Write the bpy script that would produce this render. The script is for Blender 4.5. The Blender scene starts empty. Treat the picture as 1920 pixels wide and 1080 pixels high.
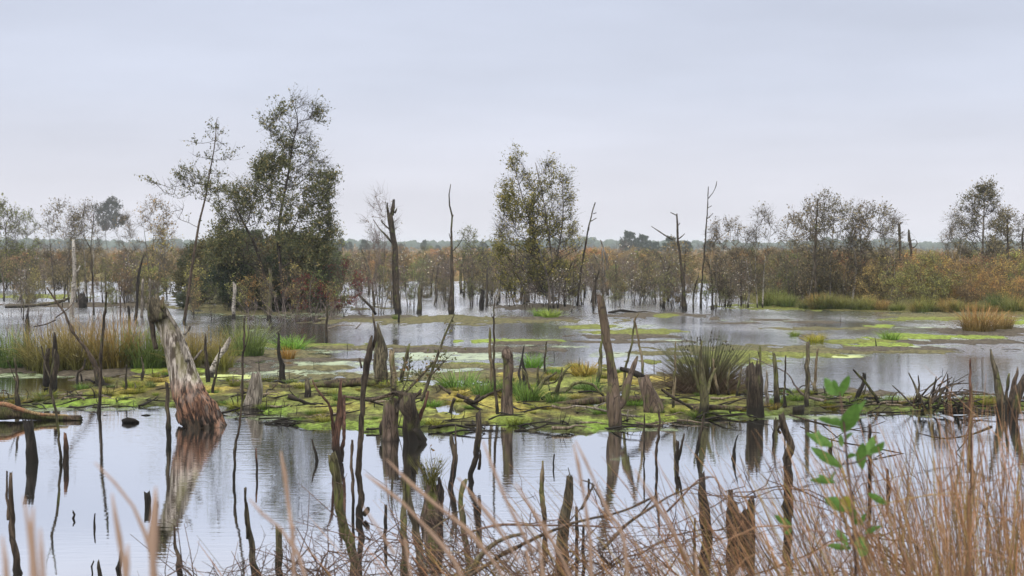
import bpy, math, random
import numpy as np
from mathutils import Vector

C = bpy.context.scene.collection
SC = bpy.context.scene
RN = random.Random(11)
NP = np.random.RandomState(5)

# ------------------------------------------------------------------ camera
H, F, HOR = 3.0, 2667.0, 468.0           # eye height (m), focal length and horizon of the 1920 px frame
PITCH = math.atan((540 - HOR) / F)
cd = bpy.data.cameras.new('camera'); cam = bpy.data.objects.new('camera', cd); C.objects.link(cam)
cam.location = (0, 0, H); cam.rotation_euler = (math.pi / 2 - PITCH, 0, 0)
cd.sensor_width = 36; cd.lens = 36 * F / 1920; cd.clip_start = 0.1; cd.clip_end = 9000
cd.dof.use_dof = True; cd.dof.focus_distance = 24; cd.dof.aperture_fstop = 4.5
SC.camera = cam

# ------------------------------------------------------------------ world, sun, exposure
SUN_EL, SUN_AZ = math.radians(48), math.radians(205)      # azimuth from +Y clockwise: behind the camera, a little left
w = bpy.data.worlds.new('World'); SC.world = w; w.use_nodes = True
nt = w.node_tree; nt.nodes.clear()
def N(nt, t, **k):
    n = nt.nodes.new(t)
    for a, b in k.items(): setattr(n, a, b)
    return n
out = N(nt, 'ShaderNodeOutputWorld'); bg = N(nt, 'ShaderNodeBackground'); bg.inputs[1].default_value = 0.1
sky = N(nt, 'ShaderNodeTexSky', sky_type='NISHITA'); sky.sun_disc = False
sky.sun_elevation = SUN_EL; sky.sun_rotation = SUN_AZ
tc = N(nt, 'ShaderNodeTexCoord'); sp = N(nt, 'ShaderNodeSeparateXYZ'); nt.links.new(tc.outputs['Generated'], sp.inputs[0])
rp = N(nt, 'ShaderNodeValToRGB'); nt.links.new(sp.outputs[2], rp.inputs[0])
e = rp.color_ramp.elements
e[0].position = 0.0; e[0].color = (7.9/20, 7.8/20, 8.5/20, 1)
e[1].position = 1.0; e[1].color = (1.0, .98, .95, 1)
for p, c in ((0.045, (7.6, 7.65, 8.5)), (0.11, (6.75, 7.15, 8.4)), (0.18, (6.35, 6.85, 8.25)), (0.26, (10., 10.1, 11.)), (0.45, (20., 20., 20))):
    q = e.new(p); q.color = tuple(x / 20 for x in c) + (1,)
mp = N(nt, 'ShaderNodeMapping'); mp.inputs['Scale'].default_value = (2.2, 2.2, 11); nt.links.new(tc.outputs['Generated'], mp.inputs[0])
nz = N(nt, 'ShaderNodeTexNoise'); nz.inputs['Scale'].default_value = 1.6; nz.inputs['Detail'].default_value = 5; nt.links.new(mp.outputs[0], nz.inputs[0])
mr = N(nt, 'ShaderNodeMapRange'); mr.inputs[1].default_value = .3; mr.inputs[2].default_value = .7; mr.inputs[3].default_value = 18.5; mr.inputs[4].default_value = 21.5
nt.links.new(nz.outputs[0], mr.inputs[0])
vm = N(nt, 'ShaderNodeVectorMath', operation='SCALE'); nt.links.new(rp.outputs[0], vm.inputs[0]); nt.links.new(mr.outputs[0], vm.inputs[3])
mx = N(nt, 'ShaderNodeMixRGB'); mx.inputs[0].default_value = 0.96
nt.links.new(sky.outputs[0], mx.inputs[1]); nt.links.new(vm.outputs[0], mx.inputs[2])
nt.links.new(mx.outputs[0], bg.inputs[0]); nt.links.new(bg.outputs[0], out.inputs[0])
sd = bpy.data.lights.new('sun', 'SUN'); sun = bpy.data.objects.new('sun', sd); C.objects.link(sun)
sd.energy = 2.2; sd.angle = math.radians(18); sd.color = (1, .96, .9)
dvec = Vector((math.sin(SUN_AZ) * math.cos(SUN_EL), math.cos(SUN_AZ) * math.cos(SUN_EL), math.sin(SUN_EL)))
sun.rotation_euler = dvec.to_track_quat('Z', 'Y').to_euler(); sun.location = dvec * 60
SC.view_settings.view_transform = 'Standard'; SC.view_settings.look = 'None'
SC.view_settings.exposure = 0.0; SC.view_settings.gamma = 1
SC.render.engine = 'CYCLES'
cy = SC.cycles
cy.max_bounces = 6; cy.diffuse_bounces = 2; cy.glossy_bounces = 3; cy.transmission_bounces = 2; cy.transparent_max_bounces = 6; cy.volume_bounces = 0
cy.use_denoising = True; cy.caustics_reflective = False; cy.caustics_refractive = False

# ------------------------------------------------------------------ picture to place
cp, spi = math.cos(PITCH), math.sin(PITCH)
def ray(px, py):
    x, v = (px - 960) / F, (540 - py) / F
    return Vector((x, cp + v * spi, v * cp - spi))
def G(px, py, z=0.0):
    r = ray(px, py); t = (z - H) / r.z
    return Vector((r.x * t, r.y * t, z))
def W(px, py, Y):
    r = ray(px, py); t = Y / r.y
    return Vector((r.x * t, Y, H + r.z * t))
def proj(X, Y, Z):
    dz = Z - H; dep = Y * cp - dz * spi; v = Y * spi + dz * cp
    return 960 + F * X / dep, 540 - F * v / dep

# ------------------------------------------------------------------ numpy noise
def _h(ix, iy, s):
    n = (ix * 374761393 + iy * 668265263 + s * 982451653) & 0x7fffffff
    n = ((n ^ (n >> 13)) * 1274126177) & 0x7fffffff
    return ((n ^ (n >> 16)) & 0xffff) / 65535.0
def vnoise(x, y, s=0):
    x = np.asarray(x, float); y = np.asarray(y, float)
    ix = np.floor(x).astype(np.int64); iy = np.floor(y).astype(np.int64); fx = x - ix; fy = y - iy
    fx = fx * fx * (3 - 2 * fx); fy = fy * fy * (3 - 2 * fy)
    a = _h(ix, iy, s); b = _h(ix + 1, iy, s); c = _h(ix, iy + 1, s); d = _h(ix + 1, iy + 1, s)
    return (a + (b - a) * fx) * (1 - fy) + (c + (d - c) * fx) * fy
def fbm(x, y, s=0, o=4):
    t = 0; a = .5; q = 0
    for k in range(o):
        t = t + a * vnoise(x * 2 ** k, y * 2 ** k, s + k * 7); q += a; a *= .5
    return t / q * 2 - 1

# ------------------------------------------------------------------ mesh helpers
class MB:
    def __init__(s): s.v = []; s.f = []; s.n = 0
    def add(s, v, f):
        s.v.append(np.asarray(v, float)); f = np.asarray(f, int) + s.n
        s.f.append(f); s.n += len(v)
    def build(s, name, mat, parent=None, origin=None, smooth=True):
        v = np.concatenate(s.v) if s.v else np.zeros((0, 3))
        if origin is not None: v = v - np.array(origin)
        me = bpy.data.meshes.new(name)
        sizes = np.concatenate([np.full(len(a), a.shape[1]) for a in s.f]); loops = np.concatenate([a.ravel() for a in s.f])
        me.vertices.add(len(v)); me.vertices.foreach_set('co', v.ravel())
        me.loops.add(len(loops)); me.loops.foreach_set('vertex_index', loops)
        me.polygons.add(len(sizes)); st = np.zeros(len(sizes), int); st[1:] = np.cumsum(sizes)[:-1]
        me.polygons.foreach_set('loop_start', st); me.polygons.foreach_set('loop_total', sizes)
        me.polygons.foreach_set('use_smooth', np.full(len(sizes), smooth)); me.update(calc_edges=True); me.validate()
        for m in (mat if isinstance(mat, (list, tuple)) else [mat]): me.materials.append(m)
        o = bpy.data.objects.new(name, me); C.objects.link(o)
        if parent is not None: o.parent = parent
        elif origin is not None: o.location = origin
        return o
def tag(o, label=None, cat=None, group=None, kind=None):
    for k, v in (('label', label), ('category', cat), ('group', group), ('kind', kind)):
        if v: o[k] = v
    return o
def empty(name, loc=(0, 0, 0)):
    o = bpy.data.objects.new(name, None); C.objects.link(o); o.location = loc; o.empty_display_size = .1; return o
def copy_tree(o, parent=None):
    c = o.copy(); C.objects.link(c); c.parent = parent
    for ch in o.children: copy_tree(ch, c)
    return c
def resample(P, Rr, step):
    P = np.asarray(P, float); Rr = np.asarray(Rr, float)
    if len(P) == 2:
        n = max(2, int(np.linalg.norm(P[1] - P[0]) / step) + 1); t = np.linspace(0, 1, n)[:, None]
        return P[0] + (P[1] - P[0]) * t, Rr[0] + (Rr[1] - Rr[0]) * t[:, 0]
    E = np.vstack([2 * P[0] - P[1], P, 2 * P[-1] - P[-2]]); op = []; orr = []
    for i in range(1, len(E) - 2):
        n = max(1, int(np.linalg.norm(E[i + 1] - E[i]) / step))
        for k in range(n):
            t = k / n; a, b, c, d = E[i - 1], E[i], E[i + 1], E[i + 2]
            op.append(.5 * (2 * b + (c - a) * t + (2 * a - 5 * b + 4 * c - d) * t * t + (3 * b - a - 3 * c + d) * t ** 3))
            orr.append(Rr[i - 1] + (Rr[i] - Rr[i - 1]) * t)
    op.append(P[-1]); orr.append(Rr[-1])
    return np.array(op), np.array(orr)
def tube(mb, P, Rr, n=6, rough=0.0, jag=0.0, seed=0, fur=0.0, close=True):
    P = np.asarray(P, float); Rr = np.asarray(Rr, float); m = len(P)
    T = np.gradient(P, axis=0); T /= np.linalg.norm(T, axis=1)[:, None] + 1e-12
    ref = np.array([0, 1., 0]) if abs(T[:, 1]).mean() < .8 else np.array([1., 0, 0])
    U = np.cross(T, ref); U /= np.linalg.norm(U, axis=1)[:, None] + 1e-12; V = np.cross(T, U)
    a = np.linspace(0, 2 * np.pi, n, endpoint=False)
    L = np.concatenate([[0], np.cumsum(np.linalg.norm(np.diff(P, axis=0), axis=1))])
    rm = max(Rr.mean(), 1e-4)
    rr = Rr[:, None] * np.ones(n)[None]
    if rough:
        ca, sa = np.cos(a) * 1.3, np.sin(a) * 1.3
        nn = fbm(ca[None] + L[:, None] / rm * .22 + seed * 3.1, sa[None] + L[:, None] / rm * .17 + seed * 1.7, seed, 3)
        rr = rr * (1 + rough * nn * 1.6)
    if fur:
        nn = np.abs(fbm(a[None] * n / 14. + np.zeros((m, 1)), L[:, None] / rm * .35 + seed + a[None] * 0, seed + 3, 3))
        rr = rr * (1 + fur * (nn * 2 - .6))
    X = P[:, None] + rr[..., None] * (np.cos(a)[None, :, None] * U[:, None] + np.sin(a)[None, :, None] * V[:, None])
    if jag:
        rs = np.random.RandomState(seed + 99)
        j = rs.rand(n) ** 1.6; j = j + .35 * np.sin(a * 1 + seed) ; j = (j - j.min() - .45) * jag * Rr[-1] * 2.
        X[-1] += T[-1] * j[:, None]
        if m > 2: X[-2] += T[-1] * j[:, None] * .15
    v = X.reshape(-1, 3); ends = np.vstack([P[0], P[-1] - (T[-1] * Rr[-1] * .6 if jag else 0)])
    v = np.vstack([v, ends])
    i = np.arange(m - 1)[:, None] * n; j = np.arange(n)[None]; k = (j + 1) % n
    q = np.stack([i + j, i + k, i + n + k, i + n + j], -1).reshape(-1, 4)
    base = mb.n
    mb.v.append(v); mb.f.append(q + base)
    jj = np.arange(n); kk = (jj + 1) % n; o = m * n
    if close:
        mb.f.append(np.stack([kk, jj, np.full(n, o)], -1) + base)
        mb.f.append(np.stack([(m - 1) * n + jj, (m - 1) * n + kk, np.full(n, o + 1)], -1) + base)
    mb.n += len(v)
def leaves(mb, pos, size, rs, up=0.0, asp=.55):
    pos = np.asarray(pos, float); k = len(pos)
    if not k: return
    d = rs.normal(size=(k, 3)); d[:, 2] -= up; d /= np.linalg.norm(d, axis=1)[:, None]
    e = np.cross(d, rs.normal(size=(k, 3))); e /= np.linalg.norm(e, axis=1)[:, None] + 1e-9
    s = (size * (.6 + .8 * rs.rand(k)))[:, None]
    v = np.stack([pos, pos + d * s * .5 + e * s * asp * .5, pos + d * s, pos + d * s * .5 - e * s * asp * .5], 1).reshape(-1, 3)
    f = (np.arange(k)[:, None] * 4 + np.arange(4)[None])
    mb.add(v, f)

# ------------------------------------------------------------------ materials
def newmat(name):
    m = bpy.data.materials.new(name); m.use_nodes = True; t = m.node_tree; t.nodes.clear()
    o = N(t, 'ShaderNodeOutputMaterial'); b = N(t, 'ShaderNodeBsdfPrincipled'); t.links.new(b.outputs[0], o.inputs[0])
    b.inputs['Specular IOR Level'].default_value = .25; b.inputs['Roughness'].default_value = .85
    return m, t, b, o
def rgb(*c): return tuple(((x / 255) / 12.92 if x / 255 < .04045 else ((x / 255 + .055) / 1.055) ** 2.4) for x in c) + (1,)
def mixc(t, fac, a, b, mode='MIX'):
    n = N(t, 'ShaderNodeMixRGB', blend_type=mode)
    for i, v in ((0, fac), (1, a), (2, b)):
        if isinstance(v, (tuple, float, int)): n.inputs[i].default_value = v
        else: t.links.new(v, n.inputs[i])
    return n.outputs[0]
def noise(t, vec, scale, detail=4, mapscale=None, rough=.55):
    if mapscale:
        m = N(t, 'ShaderNodeMapping'); m.inputs['Scale'].default_value = mapscale; t.links.new(vec, m.inputs[0]); vec = m.outputs[0]
    n = N(t, 'ShaderNodeTexNoise'); n.inputs['Scale'].default_value = scale; n.inputs['Detail'].default_value = detail
    n.inputs['Roughness'].default_value = rough; t.links.new(vec, n.inputs[0]); return n.outputs[0]
def mrange(t, v, a, b, c=0., d=1.):
    n = N(t, 'ShaderNodeMapRange'); t.links.new(v, n.inputs[0])
    for i, x in enumerate((a, b, c, d)): n.inputs[i + 1].default_value = x
    return n.outputs[0]
def bark(name, c1, c2, moss=0., patch=None, sc=1., bump=.8, wet=.26, spots=None):
    m, t, b, o = newmat(name)
    tcn = N(t, 'ShaderNodeTexCoord'); oi = N(t, 'ShaderNodeObjectInfo')
    ad = N(t, 'ShaderNodeVectorMath', operation='ADD'); t.links.new(tcn.outputs['Object'], ad.inputs[0])
    ml = N(t, 'ShaderNodeVectorMath', operation='SCALE'); ml.inputs[0].default_value = (7, 5, 3); t.links.new(oi.outputs['Random'], ml.inputs[3])
    t.links.new(ml.outputs[0], ad.inputs[1]); v = ad.outputs[0]
    n1 = noise(t, v, 30 * sc, 6, (1, 1, .13), .65); n2 = noise(t, v, 3.2 * sc, 3, (1, 1, .5))
    col = mixc(t, mrange(t, n1, .38, .62), c1, c2)
    col = mixc(t, mrange(t, n2, .35, .65, 0, .8), col, mixc(t, 1., c1, (.55, .5, .45, 1), 'MULTIPLY'))
    if patch: col = mixc(t, mrange(t, noise(t, v, 4.5 * sc, 3, (1, 1, .4)), .5, .6), col, patch)
    if spots: col = mixc(t, mrange(t, noise(t, v, 16, 4, (.5, .5, 1.6)), .56, .62), col, spots)
    if moss: col = mixc(t, mrange(t, noise(t, v, 5, 4, (1, 1, .6)), .62 - .3 * moss, .72 - .2 * moss, 0, .85), col, mixc(t, n1, (.045, .055, .014, 1), (.15, .16, .045, 1)))
    ge = N(t, 'ShaderNodeNewGeometry'); s3 = N(t, 'ShaderNodeSeparateXYZ'); t.links.new(ge.outputs['Position'], s3.inputs[0])
    ma = N(t, 'ShaderNodeMath', operation='MULTIPLY_ADD'); t.links.new(n2, ma.inputs[0]); ma.inputs[1].default_value = -.12; t.links.new(s3.outputs[2], ma.inputs[2])
    col = mixc(t, mrange(t, ma.outputs[0], wet - .16, wet - .04, .9, 0), col, (.012, .01, .008, 1))
    vo = N(t, 'ShaderNodeTexVoronoi', feature='DISTANCE_TO_EDGE'); vo.inputs['Scale'].default_value = 16 * sc; mv = N(t, 'ShaderNodeMapping'); mv.inputs['Scale'].default_value = (1, 1, .14); t.links.new(v, mv.inputs[0]); t.links.new(mv.outputs[0], vo.inputs['Vector'])
    col = mixc(t, mrange(t, vo.outputs[0], .0, .06, .75, 0), col, (.01, .008, .006, 1))
    t.links.new(col, b.inputs['Base Color'])
    bp = N(t, 'ShaderNodeBump'); bp.inputs['Strength'].default_value = bump; bp.inputs['Distance'].default_value = .02; t.links.new(n1, bp.inputs['Height'])
    t.links.new(bp.outputs[0], b.inputs['Normal']); return m
M = {}
M['dark'] = bark('dark_bark', (.016, .012, .009, 1), (.115, .088, .062, 1), moss=.15)
M['brown'] = bark('brown_bark', (.028, .019, .013, 1), (.17, .125, .09, 1))
M['red'] = bark('red_wood', (.05, .025, .018, 1), (.2, .11, .075, 1))
M['olive'] = bark('mossy_bark', (.024, .02, .013, 1), (.19, .16, .105, 1), moss=.3)
M['green'] = bark('green_mossy_wood', (.035, .032, .014, 1), (.21, .19, .1, 1), moss=.45)
M['grey'] = bark('grey_wood', (.07, .058, .046, 1), (.36, .32, .27, 1), bump=.9, wet=.1)
M['farwood'] = bark('weathered_grey_stem', (.06, .05, .04, 1), (.19, .165, .135, 1))
M['fartwig'] = bark('thin_grey_brown_twig', (.075, .062, .045, 1), (.21, .175, .135, 1), wet=-1)
M['pale'] = bark('pale_wood', (.1, .075, .05, 1), (.4, .33, .25, 1), wet=.02)
M['tan'] = bark('tan_wood', (.12, .09, .055, 1), (.32, .26, .17, 1), moss=.3)
M['stump'] = bark('pinkish_stump_bark', (.05, .036, .028, 1), (.25, .185, .145, 1), moss=.3, sc=.8, patch=(.11, .08, .055, 1), wet=.1)
M['charred'] = bark('blackened_wood', (.007, .006, .005, 1), (.05, .041, .034, 1))
M['birch'] = bark('birch_bark', (.34, .31, .27, 1), (.6, .57, .52, 1), spots=(.05, .04, .035, 1))
M['birchstem'] = bark('young_birch_bark', (.12, .1, .085, 1), (.3, .27, .24, 1), spots=(.06, .05, .04, 1))
M['twig'] = bark('twig_bark', (.09, .055, .042, 1), (.24, .16, .125, 1), wet=-1)
M['twigdark'] = bark('branch_bark', (.035, .028, .024, 1), (.11, .09, .075, 1), wet=-1)
M['twigpale'] = bark('pale_branch_bark', (.14, .11, .1, 1), (.34, .28, .26, 1), wet=-1)
M['log'] = bark('log_bark', (.018, .013, .01, 1), (.14, .1, .065, 1), moss=.5, wet=.04)
M['logwood'] = bark('split_log_wood', (.14, .085, .04, 1), (.42, .33, .17, 1), patch=(.22, .11, .06, 1), wet=.03)

def leafmat(name, c1, c2, c3=None, objcol=False, trans=.3):
    m, t, b, o = newmat(name)
    ge = N(t, 'ShaderNodeNewGeometry'); rr = N(t, 'ShaderNodeValToRGB'); t.links.new(ge.outputs['Random Per Island'], rr.inputs[0])
    e = rr.color_ramp.elements; e[0].color = c1; e[1].color = c2; e[0].position = .1; e[1].position = .8
    if c3: q = e.new(.97); q.color = c3
    col = rr.outputs[0]
    if objcol:
        oi = N(t, 'ShaderNodeObjectInfo'); col = mixc(t, 1., col, oi.outputs['Color'], 'MULTIPLY')
    t.links.new(col, b.inputs['Base Color']); b.inputs['Roughness'].default_value = .6
    tr = N(t, 'ShaderNodeBsdfTranslucent'); t.links.new(col, tr.inputs[0]); t.links.new(mixc(t, mrange(t, noise(t, ge.outputs['Position'], 60, 3), .35, .65), mixc(t, 1., col, (.62, .6, .6, 1), 'MULTIPLY'), mixc(t, 1., col, (1.15, 1.12, 1., 1), 'MULTIPLY')), b.inputs['Base Color'])
    ms = N(t, 'ShaderNodeMixShader'); ms.inputs[0].default_value = trans
    t.links.new(b.outputs[0], ms.inputs[1]); t.links.new(tr.outputs[0], ms.inputs[2]); t.links.new(ms.outputs[0], o.inputs[0]); return m
M['leaf_dark'] = leafmat('dark_olive_leaves', (.065, .075, .034, 1), (.165, .175, .075, 1), (.34, .28, .12, 1))
M['leaf_birch'] = leafmat('yellow_green_leaves', (.11, .115, .03, 1), (.27, .25, .07, 1), (.5, .4, .1, 1))
M['leaf_grey'] = leafmat('grey_olive_leaves', (.09, .088, .05, 1), (.2, .19, .11, 1), (.36, .28, .16, 1))
M['leaf_any'] = leafmat('shrub_leaves', (.6, .6, .6, 1), (1.25, 1.25, 1.25, 1), (2.2, 2., 1.4, 1), objcol=True)
M['leaf_fresh'] = leafmat('fresh_green_leaf', (.07, .17, .04, 1), (.13, .25, .055, 1), trans=.4)
def grassmat(name, lo, hi, var=.5, objcol=False, h=1., hues=None):
    m, t, b, o = newmat(name)
    tcn = N(t, 'ShaderNodeTexCoord'); s3 = N(t, 'ShaderNodeSeparateXYZ'); t.links.new(tcn.outputs['Object'], s3.inputs[0])
    ge = N(t, 'ShaderNodeNewGeometry')
    col = mixc(t, mrange(t, s3.outputs[2], 0, h), lo, hi)
    col = mixc(t, 1., col, mixc(t, ge.outputs['Random Per Island'], (1 - var, 1 - var, 1 - var, 1), (1 + var, 1 + var * .9, 1 + var * .6, 1)), 'MULTIPLY')
    if hues:
        ra = N(t, 'ShaderNodeValToRGB'); ra.color_ramp.interpolation = 'CONSTANT'; mth = N(t, 'ShaderNodeMath', operation='FRACT'); mm2 = N(t, 'ShaderNodeMath', operation='MULTIPLY'); mm2.inputs[1].default_value = 17.3
        t.links.new(ge.outputs['Random Per Island'], mm2.inputs[0]); t.links.new(mm2.outputs[0], mth.inputs[0]); t.links.new(mth.outputs[0], ra.inputs[0])
        el = ra.color_ramp.elements; el[0].color = hues[0]; el[1].color = hues[1]; el[1].position = 1 / len(hues)
        for qi in range(2, len(hues)): q = el.new(qi / len(hues)); q.color = hues[qi]
        col = mixc(t, 1., col, ra.outputs[0], 'MULTIPLY')
    if objcol:
        oi = N(t, 'ShaderNodeObjectInfo'); col = mixc(t, 1., col, oi.outputs['Color'], 'MULTIPLY')
    t.links.new(col, b.inputs['Base Color']); b.inputs['Roughness'].default_value = .7
    tr = N(t, 'ShaderNodeBsdfTranslucent'); t.links.new(col, tr.inputs[0]); ms = N(t, 'ShaderNodeMixShader'); ms.inputs[0].default_value = .25
    t.links.new(b.outputs[0], ms.inputs[1]); t.links.new(tr.outputs[0], ms.inputs[2]); t.links.new(ms.outputs[0], o.inputs[0]); return m
M['tuss'] = grassmat('tussock_grass', (.11, .13, .05, 1), (.24, .205, .11, 1), .6, True, 1.)
M['rush'] = grassmat('green_rush', (.15, .12, .075, 1), (.135, .15, .085, 1), .5, False, 1.)
M['rushdead'] = grassmat('dead_rush', (.1, .07, .05, 1), (.2, .15, .12, 1), .5, False, 1.)
M['dry'] = grassmat('dry_moor_grass', (.2, .14, .075, 1), (.4, .255, .165, 1), .6, False, 1.3, [(1, 1, 1, 1), (1.05, 1.05, .9, 1), (.55, .5, .5, 1), (1, .85, .75, 1), (.8, .75, .75, 1), (.8, .95, .6, 1)])
M['drystem'] = grassmat('dry_grass_stem', (.24, .17, .12, 1), (.36, .25, .19, 1), .3, False, 1.6)

# ------------------------------------------------------------------ ground sheet (bog bed, mats of moss and mud, shores, heath)
def shore(px):   # picture height of the far shoreline for each column
    xs = [-900, 0, 300, 900, 1340, 1390, 1440, 1500, 1700, 1850, 2000, 2800]
    ys = [527, 528, 529, 529, 534, 562, 577, 581, 586, 588, 592, 600]
    return np.interp(px, xs, ys)
MOSS, BRIGHT, MUD, OLIVE, SHOREC = (.15, .17, .045), (.19, .25, .05), (.085, .072, .06), (.12, .112, .06), (.1, .1, .04)
ISL = [ # cx, cy, rx, ry, colour
 (490, 571, 172, 21, OLIVE), (400, 560, 90, 26, OLIVE), (560, 560, 90, 24, OLIVE),  (60, 556, 130, 5, MOSS), (170, 572, 200, 4, MUD), (110, 690, 360, 17, MUD), (220, 686, 230, 9, OLIVE), (440, 672, 70, 8, MUD), (300, 694, 120, 9, BRIGHT),
 (520, 660, 110, 6, OLIVE), (560, 648, 130, 5, MOSS), (690, 651, 190, 4, OLIVE), (830, 656, 230, 5, MUD), (640, 675, 120, 4, MUD), (980, 642, 90, 3, MUD),
 (850, 599, 260, 8, OLIVE), (1000, 576, 90, 6, MUD), (720, 596, 100, 5, MUD), (990, 597, 110, 5, MUD), (1210, 590, 90, 6, MUD), (1240, 591, 45, 5, MOSS),
 (1110, 613, 50, 4, MOSS), (1200, 623, 75, 6, MOSS), (1190, 632, 110, 4, MUD), (960, 640, 120, 4, BRIGHT), (1190, 641, 150, 3, MUD), (570, 668, 90, 4, OLIVE),
 (870, 686, 90, 5, OLIVE), (1240, 662, 90, 5, OLIVE), (900, 705, 300, 9, OLIVE), (1010, 700, 110, 9, MUD), (620, 690, 80, 4, OLIVE), (880, 684, 80, 4, MOSS),
 (1480, 655, 230, 9, OLIVE), (1420, 664, 130, 7, MOSS), (1330, 676, 120, 8, MOSS), (1640, 655, 190, 6, MUD), (1760, 632, 120, 6, BRIGHT), (1650, 648, 70, 5, BRIGHT), (1590, 641, 90, 4, MOSS),
 (1800, 641, 120, 6, MUD), (1850, 622, 110, 9, MUD), (1700, 660, 100, 4, OLIVE), (1590, 735, 62, 6, MUD), (1640, 738, 50, 4, MUD), (1530, 604, 60, 3, MUD), (1560, 616, 120, 3, OLIVE), (1660, 612, 30, 4, BRIGHT),
 (1400, 606, 60, 2, MUD), (1310, 592, 30, 4, MUD), (1340, 597, 12, 3, MUD), (1820, 597, 200, 4, MOSS), (1480, 575, 110, 7, MOSS), (1780, 592, 160, 5, OLIVE), (1520, 634, 24, 6, MUD), (1910, 604, 60, 6, BRIGHT), (1445, 600, 40, 2, MUD),
]
BT = ([-900, 0, 120, 200, 330, 430, 560, 700, 860, 960, 1080, 1200, 1300, 1420, 1560, 1700, 2800], [745, 742, 745, 713, 704, 712, 716, 714, 724, 698, 688, 704, 712, 728, 742, 752, 758])
BB = ([-900, 0, 100, 300, 430, 530, 560, 620, 700, 860, 1000, 1130, 1230, 1340, 1480, 1620, 1920, 2800], [770, 763, 762, 762, 776, 778, 802, 808, 810, 810, 808, 806, 800, 788, 776, 772, 768, 772])
def terrain(X, Y):
    px, py = proj(X, Y, 0.0)
    jx = fbm(X * .8, Y * .3, 3, 5); j2 = fbm(X * 3.3, Y * 1.1, 21, 5); j3 = fbm(X * .12, Y * .05, 31, 4)
    mask = np.full(X.shape, -2.0); col = np.zeros(X.shape + (3,)) + np.array(MUD)
    for cx, cy, rx, ry, c in ISL:
        r = np.sqrt(((px - cx) / rx) ** 2 + ((py - cy) / ry) ** 2) + .75 * jx + .75 * j2
        mk = 1 - r; up = mk > mask; col[up & (mk > -.5)] = c; mask = np.maximum(mask, mk)
    hgt = np.zeros(X.shape) + .035
    # the mossy bank with the stumps
    top = np.interp(px, *BT); bot = np.interp(px, *BB)
    mk = np.minimum((py - top) / 9, (bot - py) / 5) + 1.6 * jx + 1.3 * j2; mk = np.minimum(mk, 3)
    pud = np.clip(fbm(X * .8 + 50, Y * .45, 91, 4) * 3.2 - .45, 0, 1.2) * np.clip((bot - py) / 12, 0, 1) * np.clip((py - top) / 5 + .5, 0, 1); mk = mk - pud * 3.3
    b = (mk > -.5) & (py > 660); hgt = np.where(b, .055, hgt)
    k = np.clip((bot - py) / 26, 0, 1)[..., None]
    yel = np.clip(fbm(X * .9, Y * .5, 44) * 1.7 + .35, 0, 1)[..., None]
    bc = (1 - k) * np.array([.17, .27, .045]) + k * ((1 - yel) * np.array([.175, .2, .055]) + yel * np.array([.28, .23, .06]))
    dark = np.clip(fbm(X * 1.9, Y * .8, 55, 5) * 3.8 + .16, 0, 1)[..., None]
    bc = bc * (1 - .8 * dark) + np.array([.045, .035, .022]) * .8 * dark
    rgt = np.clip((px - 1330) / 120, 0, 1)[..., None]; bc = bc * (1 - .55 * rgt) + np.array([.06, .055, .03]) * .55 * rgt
    edge = np.clip(1 - mk, 0, 1)[..., None] * np.clip(j2 * 3, 0, 1)[..., None]; bc = bc * (1 - edge) + np.array([.04, .033, .025]) * edge
    bc = bc * (.75 + .5 * np.clip(j2 + .5, 0, 1))[..., None]
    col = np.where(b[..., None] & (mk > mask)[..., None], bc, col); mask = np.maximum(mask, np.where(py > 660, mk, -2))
    # far shores and heath
    sh = shore(px); d = Y
    mk = (sh - py) / 6 + .8 * jx * (d < 130) + .5 * j3; far = mk > mask
    heath = np.clip((d - 110) / 120, 0, 1)[..., None]
    var = np.clip(fbm(X * .03, Y * .012, 61, 5) * 1.6 + .5, 0, 1)[..., None]
    fc = np.array([.1, .095, .035]) * (1 - heath) + heath * (np.array([.38, .22, .115]) * var + np.array([.2, .165, .07]) * (1 - var))
    col = np.where(far[..., None], fc, col); mask = np.maximum(mask, mk)
    hgt = np.where(far, .12 + .35 * np.clip((d - 150) / 300, 0, 1) + .25 * np.clip((d - 160) / 400, 0, 1) * j3, hgt)
    # dyke the viewer stands on
    dy = np.clip((8.6 + .5 * jx - Y) / 5, 0, 1); near = Y < 9.2
    s = np.clip(mask * 1.6, -1, 1); lump = .5 + .5 * fbm(X * 6, Y * 3, 71, 5); big = .5 + .5 * fbm(X * 1.1, Y * .6, 77, 3)
    Z = np.where(s > 0, s * hgt * (.1 + 1.1 * lump ** 1.5 + 1. * big), s * .4)
    Z = np.where(near, np.maximum(-.35, dy * 1.45 - .15 + .1 * j2), Z)
    col = np.where(near[..., None], np.array([.09, .07, .04]), col)
    col = col * (.65 + .7 * (.5 + .5 * fbm(X * 7, Y * 4, 81, 3)))[..., None]
    return Z, col, mask
def sheet(name, mat, pys, pxs, fn):
    k = (np.array(pys) - 540) / F; YY = -(0 - H) * 1.0 / ((k * cp + spi) / (cp - k * spi))
    PX, Yg = np.meshgrid(pxs, YY); X = (PX - 960) / F * (Yg * cp + H * spi)
    Z, col, _ = fn(X, Yg); v = np.stack([X, Yg, Z], -1).reshape(-1, 3); n = len(pxs); m = len(pys)
    i = np.arange(m - 1)[:, None] * n; j = np.arange(n - 1)[None]; f = np.stack([i + j, i + j + 1, i + n + j + 1, i + n + j], -1).reshape(-1, 4)
    mb = MB(); mb.add(v, f); o = mb.build(name, mat)
    a = o.data.color_attributes.new('cover', 'FLOAT_COLOR', 'POINT'); a.data.foreach_set('color', np.concatenate([col.reshape(-1, 3), np.ones((len(v), 1))], 1).ravel())
    return o
m, t, b, o = newmat('bog_ground'); M['ground'] = m
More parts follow.
